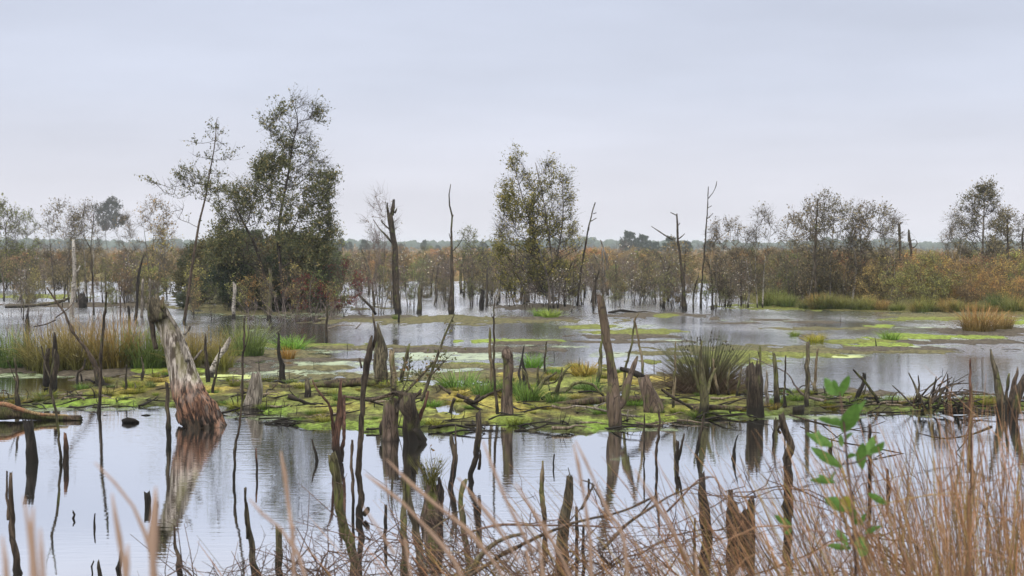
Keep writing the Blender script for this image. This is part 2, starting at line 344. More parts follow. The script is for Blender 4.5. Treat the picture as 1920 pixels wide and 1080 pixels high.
at = N(t, 'ShaderNodeAttribute', attribute_name='cover'); ge = N(t, 'ShaderNodeNewGeometry')
n1 = noise(t, ge.outputs['Position'], 9, 8, (1, .5, 1), .8); n2 = noise(t, ge.outputs['Position'], 55, 3, (1, .6, 1), .7)
col = mixc(t, 1., at.outputs['Color'], mixc(t, mrange(t, n1, .36, .64), (.25, .22, .18, 1), (1.8, 1.8, 1.6, 1)), 'MULTIPLY')
col = mixc(t, mrange(t, noise(t, ge.outputs['Position'], 26, 5, (1, .35, 1), .75), .55, .62, 0, .75), col, (.06, .045, .03, 1))
s3 = N(t, 'ShaderNodeSeparateXYZ'); t.links.new(ge.outputs['Position'], s3.inputs[0])
col = mixc(t, mrange(t, s3.outputs[2], -.005, .012, .65, 0), col, (.02, .017, .012, 1))
t.links.new(col, b.inputs['Base Color'])
bp = N(t, 'ShaderNodeBump'); bp.inputs['Strength'].default_value = .9; bp.inputs['Distance'].default_value = .035
ma = N(t, 'ShaderNodeMath', operation='ADD'); t.links.new(n1, ma.inputs[0]); t.links.new(n2, ma.inputs[1]); t.links.new(ma.outputs[0], bp.inputs['Height']); t.links.new(bp.outputs[0], b.inputs['Normal'])
b.inputs['Specular IOR Level'].default_value = .1
pys = np.concatenate([[4600, 3400, 2700, 2200, 1900, 1700, 1550, 1400, 1300, 1200, 1100, 1000, 930, 880, 850], np.arange(835, 700, -.8), np.arange(700, 560, -.6), np.arange(560, 474, -1.), [473, 472, 471, 470.5, 470, 469.7, 469.4]])
gr = sheet('ground', M['ground'], pys, np.concatenate([np.arange(-1300, -120, 12), np.arange(-120, 2040, 2.6), np.arange(2040, 3300, 12)]), terrain); gr['kind'] = 'structure'
def gz(x, y):
    z, _, _ = terrain(np.array([float(x)]), np.array([float(y)])); return float(z[0])

# water
m, t, b, o = newmat('bog_water'); M['water'] = m; t.nodes.remove(b)
ge = N(t, 'ShaderNodeNewGeometry'); pos = ge.outputs['Position']; s3 = N(t, 'ShaderNodeSeparateXYZ'); t.links.new(pos, s3.inputs[0])
r1 = noise(t, pos, 1., 3, (1.6, 7.0, 1), .5); r2 = noise(t, pos, 1., 2, (7., 21., 1), .5); wind = noise(t, pos, 1., 2, (.22, .1, 1), .5)
a1 = mrange(t, s3.outputs[1], 26, 60, .0026, .026); a2 = mrange(t, wind, .4, .62, .35, 1.4)
mm = N(t, 'ShaderNodeMath', operation='MULTIPLY'); t.links.new(a1, mm.inputs[0]); t.links.new(a2, mm.inputs[1])
ad = N(t, 'ShaderNodeMath', operation='MULTIPLY_ADD'); t.links.new(r2, ad.inputs[0]); ad.inputs[1].default_value = .3; t.links.new(r1, ad.inputs[2])
hm = N(t, 'ShaderNodeMath', operation='MULTIPLY'); t.links.new(ad.outputs[0], hm.inputs[0]); t.links.new(mm.outputs[0], hm.inputs[1])
bp = N(t, 'ShaderNodeBump'); bp.inputs['Strength'].default_value = 1; bp.inputs['Distance'].default_value = 1.; t.links.new(hm.outputs[0], bp.inputs['Height'])
gl = N(t, 'ShaderNodeBsdfGlossy'); gl.inputs['Color'].default_value = (.97, .98, 1, 1); t.links.new(mrange(t, s3.outputs[1], 27, 72, .015, .17), gl.inputs['Roughness']); t.links.new(bp.outputs[0], gl.inputs['Normal'])
df = N(t, 'ShaderNodeBsdfDiffuse'); df.inputs[0].default_value = (.03, .028, .02, 1)
fr = N(t, 'ShaderNodeFresnel'); fr.inputs[0].default_value = 1.33; fm = mrange(t, fr.outputs[0], .02, .3, .35, .95)
ms = N(t, 'ShaderNodeMixShader'); t.links.new(fm, ms.inputs[0]); t.links.new(df.outputs[0], ms.inputs[1]); t.links.new(gl.outputs[0], ms.inputs[2]); t.links.new(ms.outputs[0], o.inputs[0])
mb = MB(); mb.add([(-1600, 2, 0), (1600, 2, 0), (1600, 3300, 0), (-1600, 3300, 0)], [[0, 1, 2, 3]]); mb.build('water', M['water'])['kind'] = 'structure'

# floating duckweed and algae film, a thin sheet 4 mm above the water
m, t, b, o = newmat('algae_film'); M['algae'] = m
at = N(t, 'ShaderNodeAttribute', attribute_name='cover'); ge = N(t, 'ShaderNodeNewGeometry')
nA = noise(t, ge.outputs['Position'], 1., 6, (1.6, .7, 1), .75); sep = N(t, 'ShaderNodeSeparateXYZ')
al = N(t, 'ShaderNodeAttribute', attribute_name='dens')
ma = N(t, 'ShaderNodeMath', operation='ADD'); t.links.new(nA, ma.inputs[0]); t.links.new(al.outputs['Fac'], ma.inputs[1])
t.links.new(mrange(t, ma.outputs[0], .8, 1.0, 0, .92), b.inputs['Alpha']); t.links.new(mixc(t, 1., at.outputs['Color'], mixc(t, nA, (.5, .5, .5, 1), (1.4, 1.4, 1.3, 1)), 'MULTIPLY'), b.inputs['Base Color'])
b.inputs['Roughness'].default_value = .35; b.inputs['Specular IOR Level'].default_value = .5
PALE, YEL, GRN = (.28, .34, .2), (.45, .52, .14), (.15, .2, .06)
ALG = [(430, 707, 75, 6, YEL, .75), (560, 700, 190, 12, PALE, .45), (620, 683, 200, 12, PALE, .45), (830, 668, 230, 14, PALE, .5), (840, 667, 110, 4, YEL, .5), (960, 690, 220, 12, PALE, .45), (780, 700, 240, 10, PALE, .42),
  (640, 660, 200, 8, PALE, .35), (1020, 650, 200, 10, PALE, .35), (1150, 665, 90, 10, PALE, .4), (1240, 640, 120, 6, PALE, .4), (1190, 612, 160, 7, PALE, .35), (1500, 667, 190, 8, GRN, .5), (1580, 669, 60, 4, YEL, .6), (1400, 682, 130, 9, GRN, .45),
  (1480, 602, 330, 6, PALE, .3), (1560, 618, 250, 7, PALE, .3), (1700, 615, 200, 5, PALE, .35), (1740, 650, 160, 5, PALE, .4), (60, 705, 200, 8, PALE, .4), (500, 590, 260, 10, PALE, .35), (470, 620, 120, 8, PALE, .3), (1520, 640, 260, 6, PALE, .2),
  (560, 850, 260, 40, GRN, .2), (1200, 850, 300, 30, GRN, .2), (150, 880, 240, 50, GRN, .18), (740, 806, 330, 7, GRN, .35), (1120, 806, 300, 6, GRN, .4), (470, 783, 120, 8, GRN, .4), (1460, 783, 240, 7, GRN, .45), (120, 768, 260, 7, GRN, .4), (1690, 780, 260, 6, GRN, .3), (860, 602, 230, 5, PALE, .35), (1350, 700, 100, 10, GRN, .3)]
def algae(X, Y):
    px, py = proj(X, Y, 0.0); dn = np.zeros(X.shape); col = np.zeros(X.shape + (3,)) + np.array(PALE)
    j = fbm(X * .5, Y * .2, 13, 4)
    for cx, cy, rx, ry, c, a in ALG:
        q = a * np.clip(1.4 - 1.2 * np.sqrt(((px - cx) / rx) ** 2 + ((py - cy) / ry) ** 2) + .4 * j, 0, 1); up = q > dn; col[up] = c; dn = np.maximum(dn, q)
    algae.d = dn; return np.full(X.shape, .004), col, dn
ao = sheet('duckweed', M['algae'], np.arange(960, 568, -1.), np.arange(-150, 2080, 6.), algae)
a = ao.data.attributes.new('dens', 'FLOAT', 'POINT'); a.data.foreach_set('value', algae.d.ravel()); tag(ao, 'pale green film of duckweed and algae floating on the bog water', 'duckweed', kind='stuff')

# ------------------------------------------------------------------ dead wood standing in the bog, drawn from its outline at its own distance
SEED = [100]
def px_path(pts, Y, dy=0.0, under=True, wob=1.0):
    """(x, y, width) in picture units, base first -> world points and radii at distance Y, leaning dy metres away per metre of height"""
    P = []; Rr = []
    b0 = W(pts[0][0], pts[0][1], Y)
    for x, y, wd in pts:
        p = W(x, y, Y); yy = Y + dy * (p.z - b0.z) + (RN.uniform(-.02, .02) * wob if p.z != b0.z else 0)
        p = W(x, y, yy); P.append(np.array(p)); Rr.append(max(wd * (.66 if Y > 50 else .88), 1.2) / 2 * yy / F)
    return P, Rr
def T(name, label, pts, mat='dark', br=(), cat=None, group=None, jag=1.0, rough=.16, under=True, seg=None, Y=None, fur=0., dy=None, part=None, brmat=None):
    SEED[0] += 1; s = SEED[0]
    b0 = G(pts[0][0], pts[0][1]); Y = Y or b0.y; dy = RN.uniform(-.08, .08) if dy is None else dy
    P, Rr = px_path(pts, Y, dy)
    org = Vector(P[0]); 
    if under:
        d = P[0] - P[1]; d /= np.linalg.norm(d); d[2] = min(d[2], -.5); P.insert(0, P[0] + d * (.35 if Y > 14 else .6)); Rr.insert(0, Rr[0] * 1.05)
    def mk(P, Rr, nm, par, m_, sd, jg, org):
        mb = MB(); rmax = max(Rr); st = max(.035, min(.12, rmax * 1.1)) * (1 if Y < 40 else 2.2)
        Q, q = resample(P, Rr, st); n = seg or (14 if rmax > .12 else 10 if rmax > .05 else 7)
        L = len(Q); k = np.arange(L); a = rmax * .4 + .006     # small kinks
        Q = Q + np.stack([fbm(k * .35, k * 0 + sd, sd, 3), fbm(k * .35, k * 0 + sd + 9, sd + 1, 3) * .6, k * 0], 1) * a * np.clip(k / 4., 0, 1)[:, None] * np.clip((L - 1 - k) / 4., .25, 1)[:, None]
        rk = np.random.RandomState(sd + 5); q = q.copy()
        for _ in range(int(L * st / max(rmax * 9, .12)) + 1):
            c0 = rk.randint(1, L); q *= 1 + rk.uniform(-.12, .3) * np.exp(-((k - c0) / 1.1) ** 2)
        ff = fur or (.15 if rmax > .08 else 0); n = max(n, 22) if ff else n
        tube(mb, Q, q, n, rough * 1.35, jg, sd, ff)
        return mb.build(nm, M[m_], par, origin=org)
    if br:
        r = empty(name, org); mk(P, Rr, part or 'trunk', r, mat, s, jag, org)
        for i, bb in enumerate(br):
            Pb, Rb = px_path(bb, Y + dy * (W(bb[0][0], bb[0][1], Y).z - org.z), RN.uniform(-.5, .5), False)
            mk(Pb, Rb, 'branch', r, brmat or mat, s * 31 + i, jag * .6, org)
    else: r = mk(P, Rr, name, None, mat, s, jag, org)
    return tag(r, label, cat or name.replace('_', ' '), group)

# near water
NW = 'snags standing in the near open water'
T('stump', 'dark square-topped stump with split top standing alone near the yellow log', [(60, 866, 25), (57, 830, 21), (54, 805, 19), (53, 795, 17)], 'charred', jag=.8)
T('stump', 'small reddish splintered stump beside the thin leaning stem', [(123, 869, 12), (123, 840, 11), (122, 822, 7), (122, 812, 4)], 'red', jag=1.2)
T('dead_sapling', 'thin tall crooked stem rising out of open water by the reddish stump', [(114, 868, 6), (109, 810, 6), (104, 770, 6), (96, 735, 5), (97, 700, 4), (103, 655, 2)], 'olive', br=[[(96, 712, 3), (86, 690, 2), (84, 676, 1.5)]])
T('dead_pole', 'tall two-pronged grey-brown stake at the picture\'s left edge', [(36, 1110, 17), (30, 1050, 15), (23, 985, 14), (20, 930, 10), (20, 888, 6)], 'brown', br=[[(16, 975, 7), (14, 920, 5), (13, 884, 4)]])
T('stake', 'tiny curved stick poking out of open water', [(138, 972, 5), (140, 965, 5), (137, 960, 4)], 'charred')
T('stake', 'short thin black stick upright in open water', [(177, 990, 5), (177, 978, 4), (178, 964, 3)], 'charred')
T('stump', 'small black comb-edged stump alone in open water', [(277, 950, 14), (277, 935, 14), (276, 925, 13)], 'charred', jag=1.3)
T('dead_pole', 'dark pole with wet base before the big leaning trunk', [(318, 824, 11), (316, 790, 9), (314, 750, 9), (313, 716, 8)], 'dark', jag=.7)
T('dead_sapling', 'long thin wavy stem standing next to the pale grey stump', [(438, 905, 6), (440, 870, 6), (441, 838, 6), (449, 800, 5), (454, 750, 5), (455, 690, 5), (457, 640, 4), (458, 596, 3)], 'dark', br=[[(454, 668, 3), (463, 640, 2), (468, 610, 1.2)]])
T('stake', 'straight thin stick upright in rippled water', [(482, 892, 4.5), (481, 865, 4), (480, 841, 3.5)], 'red')
T('stake', 'short bent stick with its own reflection in rippled water', [(594, 864, 6), (593, 850, 6), (588, 836, 5), (585, 824, 3.5)], 'dark')
T('dead_pole', 'forked mossy stake with bark peeling from its pale side', [(482, 1105, 19), (474, 1040, 14), (466, 975, 9), (462, 945, 6)], 'olive', br=[[(464, 1010, 6), (460, 960, 6), (460, 916, 5)]])
T('dead_pole', 'short broken mossy stake with hollow dark top', [(526, 1100, 17), (524, 1050, 16), (521, 992, 14)], 'green')
T('dead_pole', 'slim brown stake with pointed tip beneath the big trunk\'s reflection', [(340, 1100, 15), (334, 1060, 11), (329, 1020, 7), (327, 985, 4)], 'brown', jag=.5)
T('dead_pole', 'dark straight stub leaning beside blurred grass', [(220, 1095, 11), (224, 1060, 8), (228, 1034, 7)], 'charred')
T('stake', 'small black forked twig near the bottom edge', [(174, 1075, 4), (172, 1062, 4), (176, 1052, 3)], 'charred')
T('stake', 'stubby ochre stick with black cap', [(187, 1085, 9), (185, 1065, 8), (184, 1053, 5)], 'tan')
T('dead_pole', 'thick mossy leaning stake with broken yellow top', [(672, 1110, 24), (659, 1040, 22), (645, 980, 20), (633, 920, 18), (622, 853, 17)], 'green', jag=.6)
T('dead_tree', 'reddish twin trunk with pointed tip and a bowed branch', [(634, 868, 17), (632, 830, 16), (637, 780, 15), (637, 750, 11), (640, 712, 4)], 'red', br=[[(640, 866, 9), (643, 830, 8), (645, 780, 8), (646, 742, 6)], [(627, 822, 9), (624, 790, 7), (618, 762, 6), (604, 742, 5), (590, 722, 3), (586, 712, 2)]], jag=.5)
T('dead_pole', 'slender straight stake between the twin trunk and the tall pole', [(661, 972, 7), (662, 920, 7), (660, 870, 6), (661, 824, 5)], 'brown', jag=.6)
T('dead_pole', 'tall dark pole with knotted head, tallest in the near water', [(676, 972, 15), (677, 920, 14), (674, 870, 13), (677, 800, 12), (679, 750, 11), (684, 700, 12), (690, 670, 16), (694, 645, 10), (697, 630, 6)], 'dark', br=[[(690, 660, 9), (700, 650, 7), (703, 618, 5), (699, 590, 5)], [(678, 690, 5), (674, 672, 4)], [(682, 965, 13), (689, 958, 11), (690, 955, 8)]])
T('stake', 'short rough dark stick below the pinkish stump', [(722, 1006, 9), (723, 980, 8), (723, 948, 6)], 'dark')
T('stake', 'tiny V-shaped twig by the pinkish stump\'s reflection', [(773, 888, 3.5), (770, 875, 3)], 'charred', br=[[(773, 888, 3), (777, 870, 2)]])
T('stump', 'smooth pinkish stump with green moss skirt at its foot', [(731, 826, 34), (732, 800, 33), (732, 775, 30), (732, 752, 27)], 'stump', jag=.35, seg=22, rough=.1, brmat='dark', br=[[(716, 815, 9), (714, 800, 8), (718, 788, 5)]])
T('stump', 'dark knotted root stump hugging the pinkish stump', [(774, 829, 36), (770, 805, 26), (774, 780, 27), (768, 760, 32), (766, 744, 28)], 'dark', jag=.5, rough=.6, seg=22, br=[[(770, 750, 13), (752, 740, 10), (738, 736, 7), (722, 742, 4)], [(765, 800, 13), (780, 812, 12), (788, 827, 9)], [(762, 745, 9), (748, 755, 8), (744, 775, 5)], [(772, 748, 9), (783, 740, 7), (790, 730, 3)]])
T('dead_tree', 'dark bowed trunk curving out of the root stump', [(763, 828, 12), (764, 812, 13), (768, 800, 13), (780, 790, 12), (790, 775, 9), (797, 755, 7), (803, 732, 5)], 'red', jag=.4)
T('dead_pole', 'mossy upright stake rising through the twig tangle', [(763, 1110, 19), (759, 1040, 17), (756, 970, 15), (757, 930, 9), (757, 892, 6)], 'green')
T('dead_pole', 'leaning mossy stake crossing behind the twig tangle', [(800, 1110, 20), (790, 1050, 19), (778, 985, 18), (769, 950, 14), (765, 900, 10)], 'olive')
T('dead_pole', 'crooked forked stake with a thin prong', [(845, 915, 12), (850, 880, 13), (854, 855, 12), (848, 830, 9), (846, 815, 7)], 'dark', br=[[(855, 850, 6), (855, 825, 4), (854, 796, 2)]])
T('dead_pole', 'twisted dark stake reaching back to the mossy bank', [(882, 905, 13), (881, 888, 12), (889, 865, 12), (893, 840, 13), (897, 805, 15), (896, 776, 13)], 'dark', br=[[(898, 880, 7), (900, 855, 6), (900, 843, 3)]])
T('dead_pole', 'olive stake with knobbed head in the twig tangle', [(884, 1110, 16), (873, 1020, 14), (866, 960, 12), (866, 925, 11), (870, 906, 12), (873, 900, 6)], 'green')
T('dead_pole', 'straight brown stake with a narrow pointed cap', [(1023, 1004, 11), (1020, 960, 11), (1017, 920, 11), (1016, 888, 10), (1017, 876, 5), (1017, 864, 4)], 'tan', jag=.5)
T('stump', 'stout weathered stump, dark hollow above and olive below', [(1054, 1075, 27), (1056, 1030, 25), (1062, 965, 22), (1067, 925, 20), (1069, 895, 15)], 'olive', jag=.9, seg=18, br=[[(1072, 900, 4), (1068, 888, 2), (1065, 877, 1.5)]])
T('stake', 'dark stick right beside the stout weathered stump', [(1082, 1022, 8), (1082, 985, 7), (1081, 950, 6)], 'dark')
T('stake', 'tiny dark upright stub beyond the stout weathered stump', [(1104, 912, 5), (1104, 900, 4.5)], 'charred')
T('stake', 'short black stake low in the brown grass', [(1095, 1058, 8), (1094, 1020, 7), (1094, 986, 5)], 'charred')
T('stake', 'hair-thin stick alone in bright water', [(1038, 876, 3.5), (1038, 864, 3), (1039, 852, 2.5)], 'charred')
T('dead_sapling', 'very thin straight stem with a knot, left of a taller rod', [(1208, 860, 4), (1208, 820, 3.5), (1208, 790, 4), (1208, 776, 2)], 'dark')
T('dead_sapling', 'thin tall rod rising past the moss edge', [(1231, 890, 6), (1232, 845, 5.5), (1236, 800, 5), (1236, 768, 4.5)], 'brown', br=[[(1232, 836, 3), (1229, 829, 2)]])
T('stump', 'small forked stump of two uneven prongs', [(1269, 878, 9), (1270, 850, 8), (1270, 826, 7)], 'dark', br=[[(1272, 862, 7), (1278, 838, 6), (1283, 813, 3)]])
T('dead_pole', 'dark lean stake slanting before the forked green stump', [(1306, 852, 7), (1310, 825, 7), (1316, 800, 6), (1320, 778, 5)], 'dark', jag=.5)
T('stake', 'little bottle-shaped stick with thin neck', [(1375, 860, 8), (1376, 846, 7), (1380, 828, 3), (1384, 815, 2)], 'charred', jag=.3)
T('stump', 'tall black pointed stump between grass stems', [(1326, 1010, 27), (1325, 975, 26), (1320, 940, 20), (1316, 910, 14), (1315, 888, 10)], 'charred', jag=.8, seg=14)
T('stake', 'thin black stake beside the tall pointed stump', [(1302, 1050, 6), (1302, 1010, 6), (1303, 972, 4)], 'charred')
T('dead_tree', 'thick knotted dark post with burl halfway up', [(1474, 950, 18), (1478, 900, 17), (1478, 860, 18), (1483, 838, 20), (1475, 815, 16), (1468, 800, 14), (1464, 776, 12)], 'dark', rough=.3, br=[[(1464, 812, 6), (1459, 806, 5), (1462, 798, 3)]])
T('dead_sapling', 'fine crooked stem behind the knotted post', [(1451, 830, 5), (1450, 812, 4), (1455, 784, 3)], 'dark', br=[[(1450, 808, 2), (1446, 800, 1.5)]])
T('stake', 'small sharp dark stake among the brown grass stems', [(1667, 922, 9), (1666, 900, 8), (1664, 879, 5)], 'red')
T('dead_pole', 'dark pole half hidden by brown grass', [(1632, 900, 8), (1632, 850, 8), (1631, 797, 6)], 'charred')
T('stake', 'little black spiky snag in bright water behind leaves', [(1558, 846, 9), (1560, 832, 5), (1559, 822, 2)], 'charred')
T('dead_pole', 'tall thin brown pole behind the grass stand', [(1822, 900, 10), (1820, 840, 10), (1820, 770, 8), (1819, 720, 6), (1819, 675, 4)], 'red')
# hollow broken stump: open shell
def hollow_stump():
    Y = G(1390, 1012).y; mb = MB(); c = W(1390, 1012, Y); r = 25 * Y / F; n = 44; rows = 22
    a = np.linspace(0, 2 * np.pi, n, endpoint=False); top = np.array([.5 + .42 * max(0, math.cos(x - 3.0)) ** 2 + .34 * max(0, math.cos(x + .1)) ** 3 + .05 * math.sin(x * 7) for x in a]) * 100 * Y / F * .98
    def shell(rad, dz):
        out = []
        for i in range(rows):
            k = i / (rows - 1); z = -.4 + (top + .4 - dz) * k
            rr = rad * (1.05 - .1 * k) * (1 + .22 * fbm(a * 2, a * 0 + k * 3, 5, 3) + .14 * fbm(a * 7, a * 0 + k * 2.5, 8))
            out.append(np.stack([c.x + rr * np.cos(a), c.y + rr * np.sin(a), z], -1))
        return np.array(out)
    A = shell(r, 0); B = shell(r * .72, .0)[::-1]; V = np.concatenate([A, B]); m_ = len(V)
    i = np.arange(m_ - 1)[:, None] * n; j = np.arange(n)[None]; k = (j + 1) % n
    mb.add(V.reshape(-1, 3), np.stack([i + j, i + k, i + n + k, i + n + j], -1).reshape(-1, 4)); c.z = 0
    tag(mb.build('hollow_stump', M['dark'], origin=c, smooth=False), 'broad hollow stump broken open at the top, brown grass before it', 'stump')
hollow_stump()

# stumps and trunks on the mossy bank
T('stump', 'upright pale beaver-gnawed birch stump with narrowed neck', [(951, 786, 28), (952, 750, 24), (952, 715, 21), (952, 690, 22), (953, 674, 20), (952, 667, 24), (950, 658, 20), (951, 650, 6)], 'stump', jag=.3, seg=20, rough=.08)
T('dead_tree', 'tall forked trunk with flaring pinkish foot on the bank', [(1151, 802, 33), (1152, 775, 31), (1152, 745, 28), (1149, 722, 22), (1145, 690, 20), (1139, 650, 19), (1134, 605, 18), (1130, 580, 17), (1127, 557, 14)], 'stump', seg=18, br=[[(1154, 765, 20), (1168, 752, 16), (1176, 728, 15), (1184, 700, 12), (1190, 682, 11), (1196, 668, 4)]], jag=.8, rough=.14)
T('stump', 'thick leaning stump cut off slantwise, grey-brown', [(1230, 778, 46), (1222, 750, 37), (1212, 728, 30), (1205, 708, 26)], 'stump', seg=20, jag=.3, fur=.08, br=[[(1212, 742, 5), (1207, 760, 5), (1212, 775, 4)]])
T('fallen_log', 'charred black log end resting against the slantwise stump', [(1212, 712, 15), (1195, 702, 14), (1178, 695, 12), (1163, 691, 9)], 'charred', under=False, Y=G(1228, 776).y + .15)
T('dead_sapling', 'bare yellowish crooked stem standing behind the slantwise stump', [(1205, 715, 6), (1203, 670, 5.5), (1197, 640, 5), (1193, 612, 5), (1191, 600, 5), (1199, 586, 2)], 'tan', Y=G(1228, 776).y + .5, under=False)
T('dead_sapling', 'curved mossy stem forming an arch with the yellowish one', [(1168, 735, 7), (1172, 695, 6), (1181, 660, 5), (1187, 630, 4), (1189, 604, 4), (1192, 596, 2)], 'green', Y=G(1228, 776).y + .9, under=False)
T('dead_pole', 'greenish straight pole left of the tall forked trunk', [(1120, 722, 9), (1124, 690, 8), (1127, 650, 6), (1127, 640, 4)], 'green')
T('dead_pole', 'thin dark pole, tallest beside the gnawed birch stump', [(934, 784, 8), (930, 740, 6), (927, 690, 5), (926, 640, 4.5), (926, 600, 4), (928, 560, 2)], 'dark', br=[[(927, 600, 3), (922, 592, 2), (921, 588, 1)]])
T('dead_pole', 'tan pole behind the thin dark one', [(925, 742, 9), (922, 700, 9), (919, 660, 7), (919, 617, 4)], 'tan')
T('stake', 'wedge-shaped dark splinter stump behind green branches', [(985, 742, 20), (984, 715, 14), (981, 690, 7), (979, 666, 3)], 'charred', br=[[(978, 735, 8), (974, 700, 6), (978, 672, 4), (983, 648, 2.5)]], jag=.3)
T('stake', 'thin stick standing in the duckweed beyond green branches', [(1021, 704, 5), (1022, 670, 4), (1025, 640, 3)], 'dark')
T('stump', 'small dark stub leaning on orange moss', [(890, 766, 13), (893, 752, 11), (897, 740, 6)], 'dark')
T('stump', 'grey rounded stump with cut top and tiny roots', [(474, 766, 35), (477, 740, 32), (479, 715, 28), (479, 700, 22)], 'grey', seg=18, jag=.35)
T('stake', 'small dark stub behind the lying log', [(577, 748, 17), (577, 730, 14), (575, 714, 8)], 'olive')
T('dead_pole', 'dark tapering pole standing in bright duckweed', [(529, 715, 16), (528, 695, 12), (526, 670, 8), (523, 650, 6), (523, 626, 4)], 'charred')
T('stump', 'tall pointed mossy stump with dark bark', [(715, 724, 28), (715, 690, 26), (713, 655, 23), (709, 628, 15), (708, 608, 4)], 'olive', seg=16, jag=.3)
T('stump', 'yellowish split stump before the tall pointed one', [(738, 742, 14), (737, 700, 13), (735, 660, 10)], 'tan', jag=.8)
T('dead_pole', 'crooked knobbed pole behind leafy twigs', [(751, 722, 10), (756, 695, 8), (761, 672, 7), (765, 655, 7), (767, 646, 4)], 'olive')
T('stump', 'broad ragged stump with crown of splinters beside the rushes', [(1415, 782, 38), (1414, 750, 32), (1414, 715, 28), (1412, 692, 25)], 'dark', seg=18, jag=1.2, rough=.3)
T('dead_pole', 'slim pointed grey pole just right of the ragged stump', [(1437, 764, 11), (1437, 735, 9), (1438, 708, 6), (1437, 694, 3)], 'grey', jag=.5)
T('dead_sapling', 'thin green pole behind the ragged stump', [(1427, 740, 6), (1426, 700, 6), (1425, 670, 5), (1425, 650, 4)], 'green', br=[[(1425, 672, 3), (1421, 658, 2)]])
T('dead_pole', 'smooth olive pole, second to the right of the ragged stump', [(1457, 763, 12), (1456, 725, 11), (1453, 690, 9), (1451, 662, 6)], 'olive')
T('dead_sapling', 'dark thin pole with knot, third after the ragged stump', [(1471, 766, 8), (1470, 735, 5), (1472, 700, 4), (1473, 666, 3)], 'dark')
T('dead_pole', 'straight thick olive pole standing before open water', [(1514, 768, 11), (1514, 720, 10), (1514, 680, 9), (1514, 645, 6)], 'olive')
T('dead_pole', 'pale crooked pole standing before open water', [(1529, 746, 12), (1529, 720, 6), (1531, 690, 6), (1533, 655, 4)], 'tan', br=[[(1528, 735, 3), (1523, 720, 2), (1519, 712, 1.5)]])
T('dead_tree', 'forked green trunk with flared foot on the bank before the rushes', [(1318, 782, 24), (1320, 760, 19), (1318, 730, 15), (1316, 700, 11), (1314, 660, 7), (1316, 640, 3)], 'green', br=[[(1323, 745, 10), (1330, 720, 8), (1338, 700, 6), (1343, 690, 3)], [(1312, 735, 8), (1306, 715, 6), (1302, 690, 4)]])
T('dead_sapling', 'green stick leaning in front of the rushes', [(1348, 748, 8), (1344, 722, 7), (1339, 700, 6), (1338, 675, 4)], 'tan')
T('dead_sapling', 'thin curved green stick against the rushes', [(1368, 746, 6), (1364, 725, 6), (1366, 702, 5), (1371, 684, 4)], 'green')
T('dead_sapling', 'leaning thin stick at the rushes\' outer edge', [(1380, 750, 6), (1384, 725, 5), (1388, 700, 4), (1391, 688, 3)], 'olive')
T('dead_sapling', 'pale stem rising from the rushes', [(1262, 770, 6), (1264, 720, 6), (1266, 680, 5), (1267, 640, 3)], 'tan')
T('stump', 'low sawn stump at the water\'s edge of the bank', [(1497, 777, 25), (1497, 770, 24), (1497, 763, 23)], 'olive', jag=.2, seg=16)
T('dead_tree', 'stout mossy trunk with curved side prong by the bank\'s end', [(1879, 775, 20), (1876, 745, 17), (1872, 715, 14), (1866, 690, 10), (1860, 672, 8), (1858, 656, 4)], 'olive', jag=.6, br=[[(1886, 765, 9), (1888, 735, 7), (1890, 712, 6), (1892, 700, 4)]])
T('dead_tree', 'slanting grey trunk between the two stout ones at the bank\'s end', [(1890, 772, 14), (1896, 745, 12), (1901, 722, 10), (1907, 700, 7), (1908, 690, 3)], 'brown')
T('dead_tree', 'thickest dark slanting trunk at the picture\'s right edge', [(1902, 790, 20), (1906, 755, 18), (1915, 728, 16), (1922, 708, 10)], 'dark')
T('stump', 'dark twin stump behind the bare reeds', [(98, 726, 16), (102, 690, 14), (103, 650, 10), (102, 625, 4)], 'dark', br=[[(88, 722, 18), (88, 690, 15), (90, 655, 10)], [(85, 680, 4), (80, 660, 3), (77, 648, 2)]])
T('dead_sapling', 'thin stick with broken top on yellow moss', [(236, 740, 6), (236, 710, 5), (237, 685, 3)], 'olive')
T('dead_sapling', 'thin stick with hooked top on yellow moss', [(267, 720, 7), (268, 690, 5), (265, 670, 2)], 'olive')
T('dead_pole', 'dark slim pole right of the big leaning trunk', [(390, 720, 10), (388, 690, 9), (386, 655, 7), (385, 627, 3)], 'dark')
T('dead_pole', 'leaning dark stick crossing the broken white birch stub', [(398, 742, 7), (405, 700, 5), (411, 662, 4), (413, 650, 3)], 'dark')
T('stump', 'broken pale birch stub leaning right with curled bark', [(394, 712, 16), (400, 690, 13), (408, 670, 10), (420, 655, 11), (430, 636, 6)], 'birch', jag=1.)
T('stump', 'dark rotten foot where the long bough meets the bank', [(190, 727, 26), (184, 705, 16), (178, 690, 9)], 'dark', br=[[(196, 722, 10), (208, 728, 8), (216, 730, 5)], [(178, 718, 7), (168, 712, 5), (160, 712, 4)]])
T('dead_branch', 'long bare bough slanting down across the grass tussocks', [(186, 702, 12), (176, 680, 9), (162, 656, 7), (150, 640, 6), (138, 622, 6), (122, 590, 5), (104, 562, 4), (88, 540, 3)], 'brown', under=False, Y=G(190, 727).y, br=[[(105, 600, 3), (85, 608, 2.5), (62, 613, 2)], [(104, 596, 3), (122, 583, 2.5), (136, 570, 2), (140, 556, 1.5)]])
T('dead_pole', 'tall thin dark pole standing right across the tussocks', [(186, 774, 8), (187, 740, 7), (189, 700, 7), (190, 660, 7), (194, 620, 6), (197, 585, 5), (199, 548, 4)], 'dark')
T('stump', 'thin black stump in the water behind the tussocks', [(50, 632, 8), (51, 600, 6), (53, 578, 3)], 'charred')
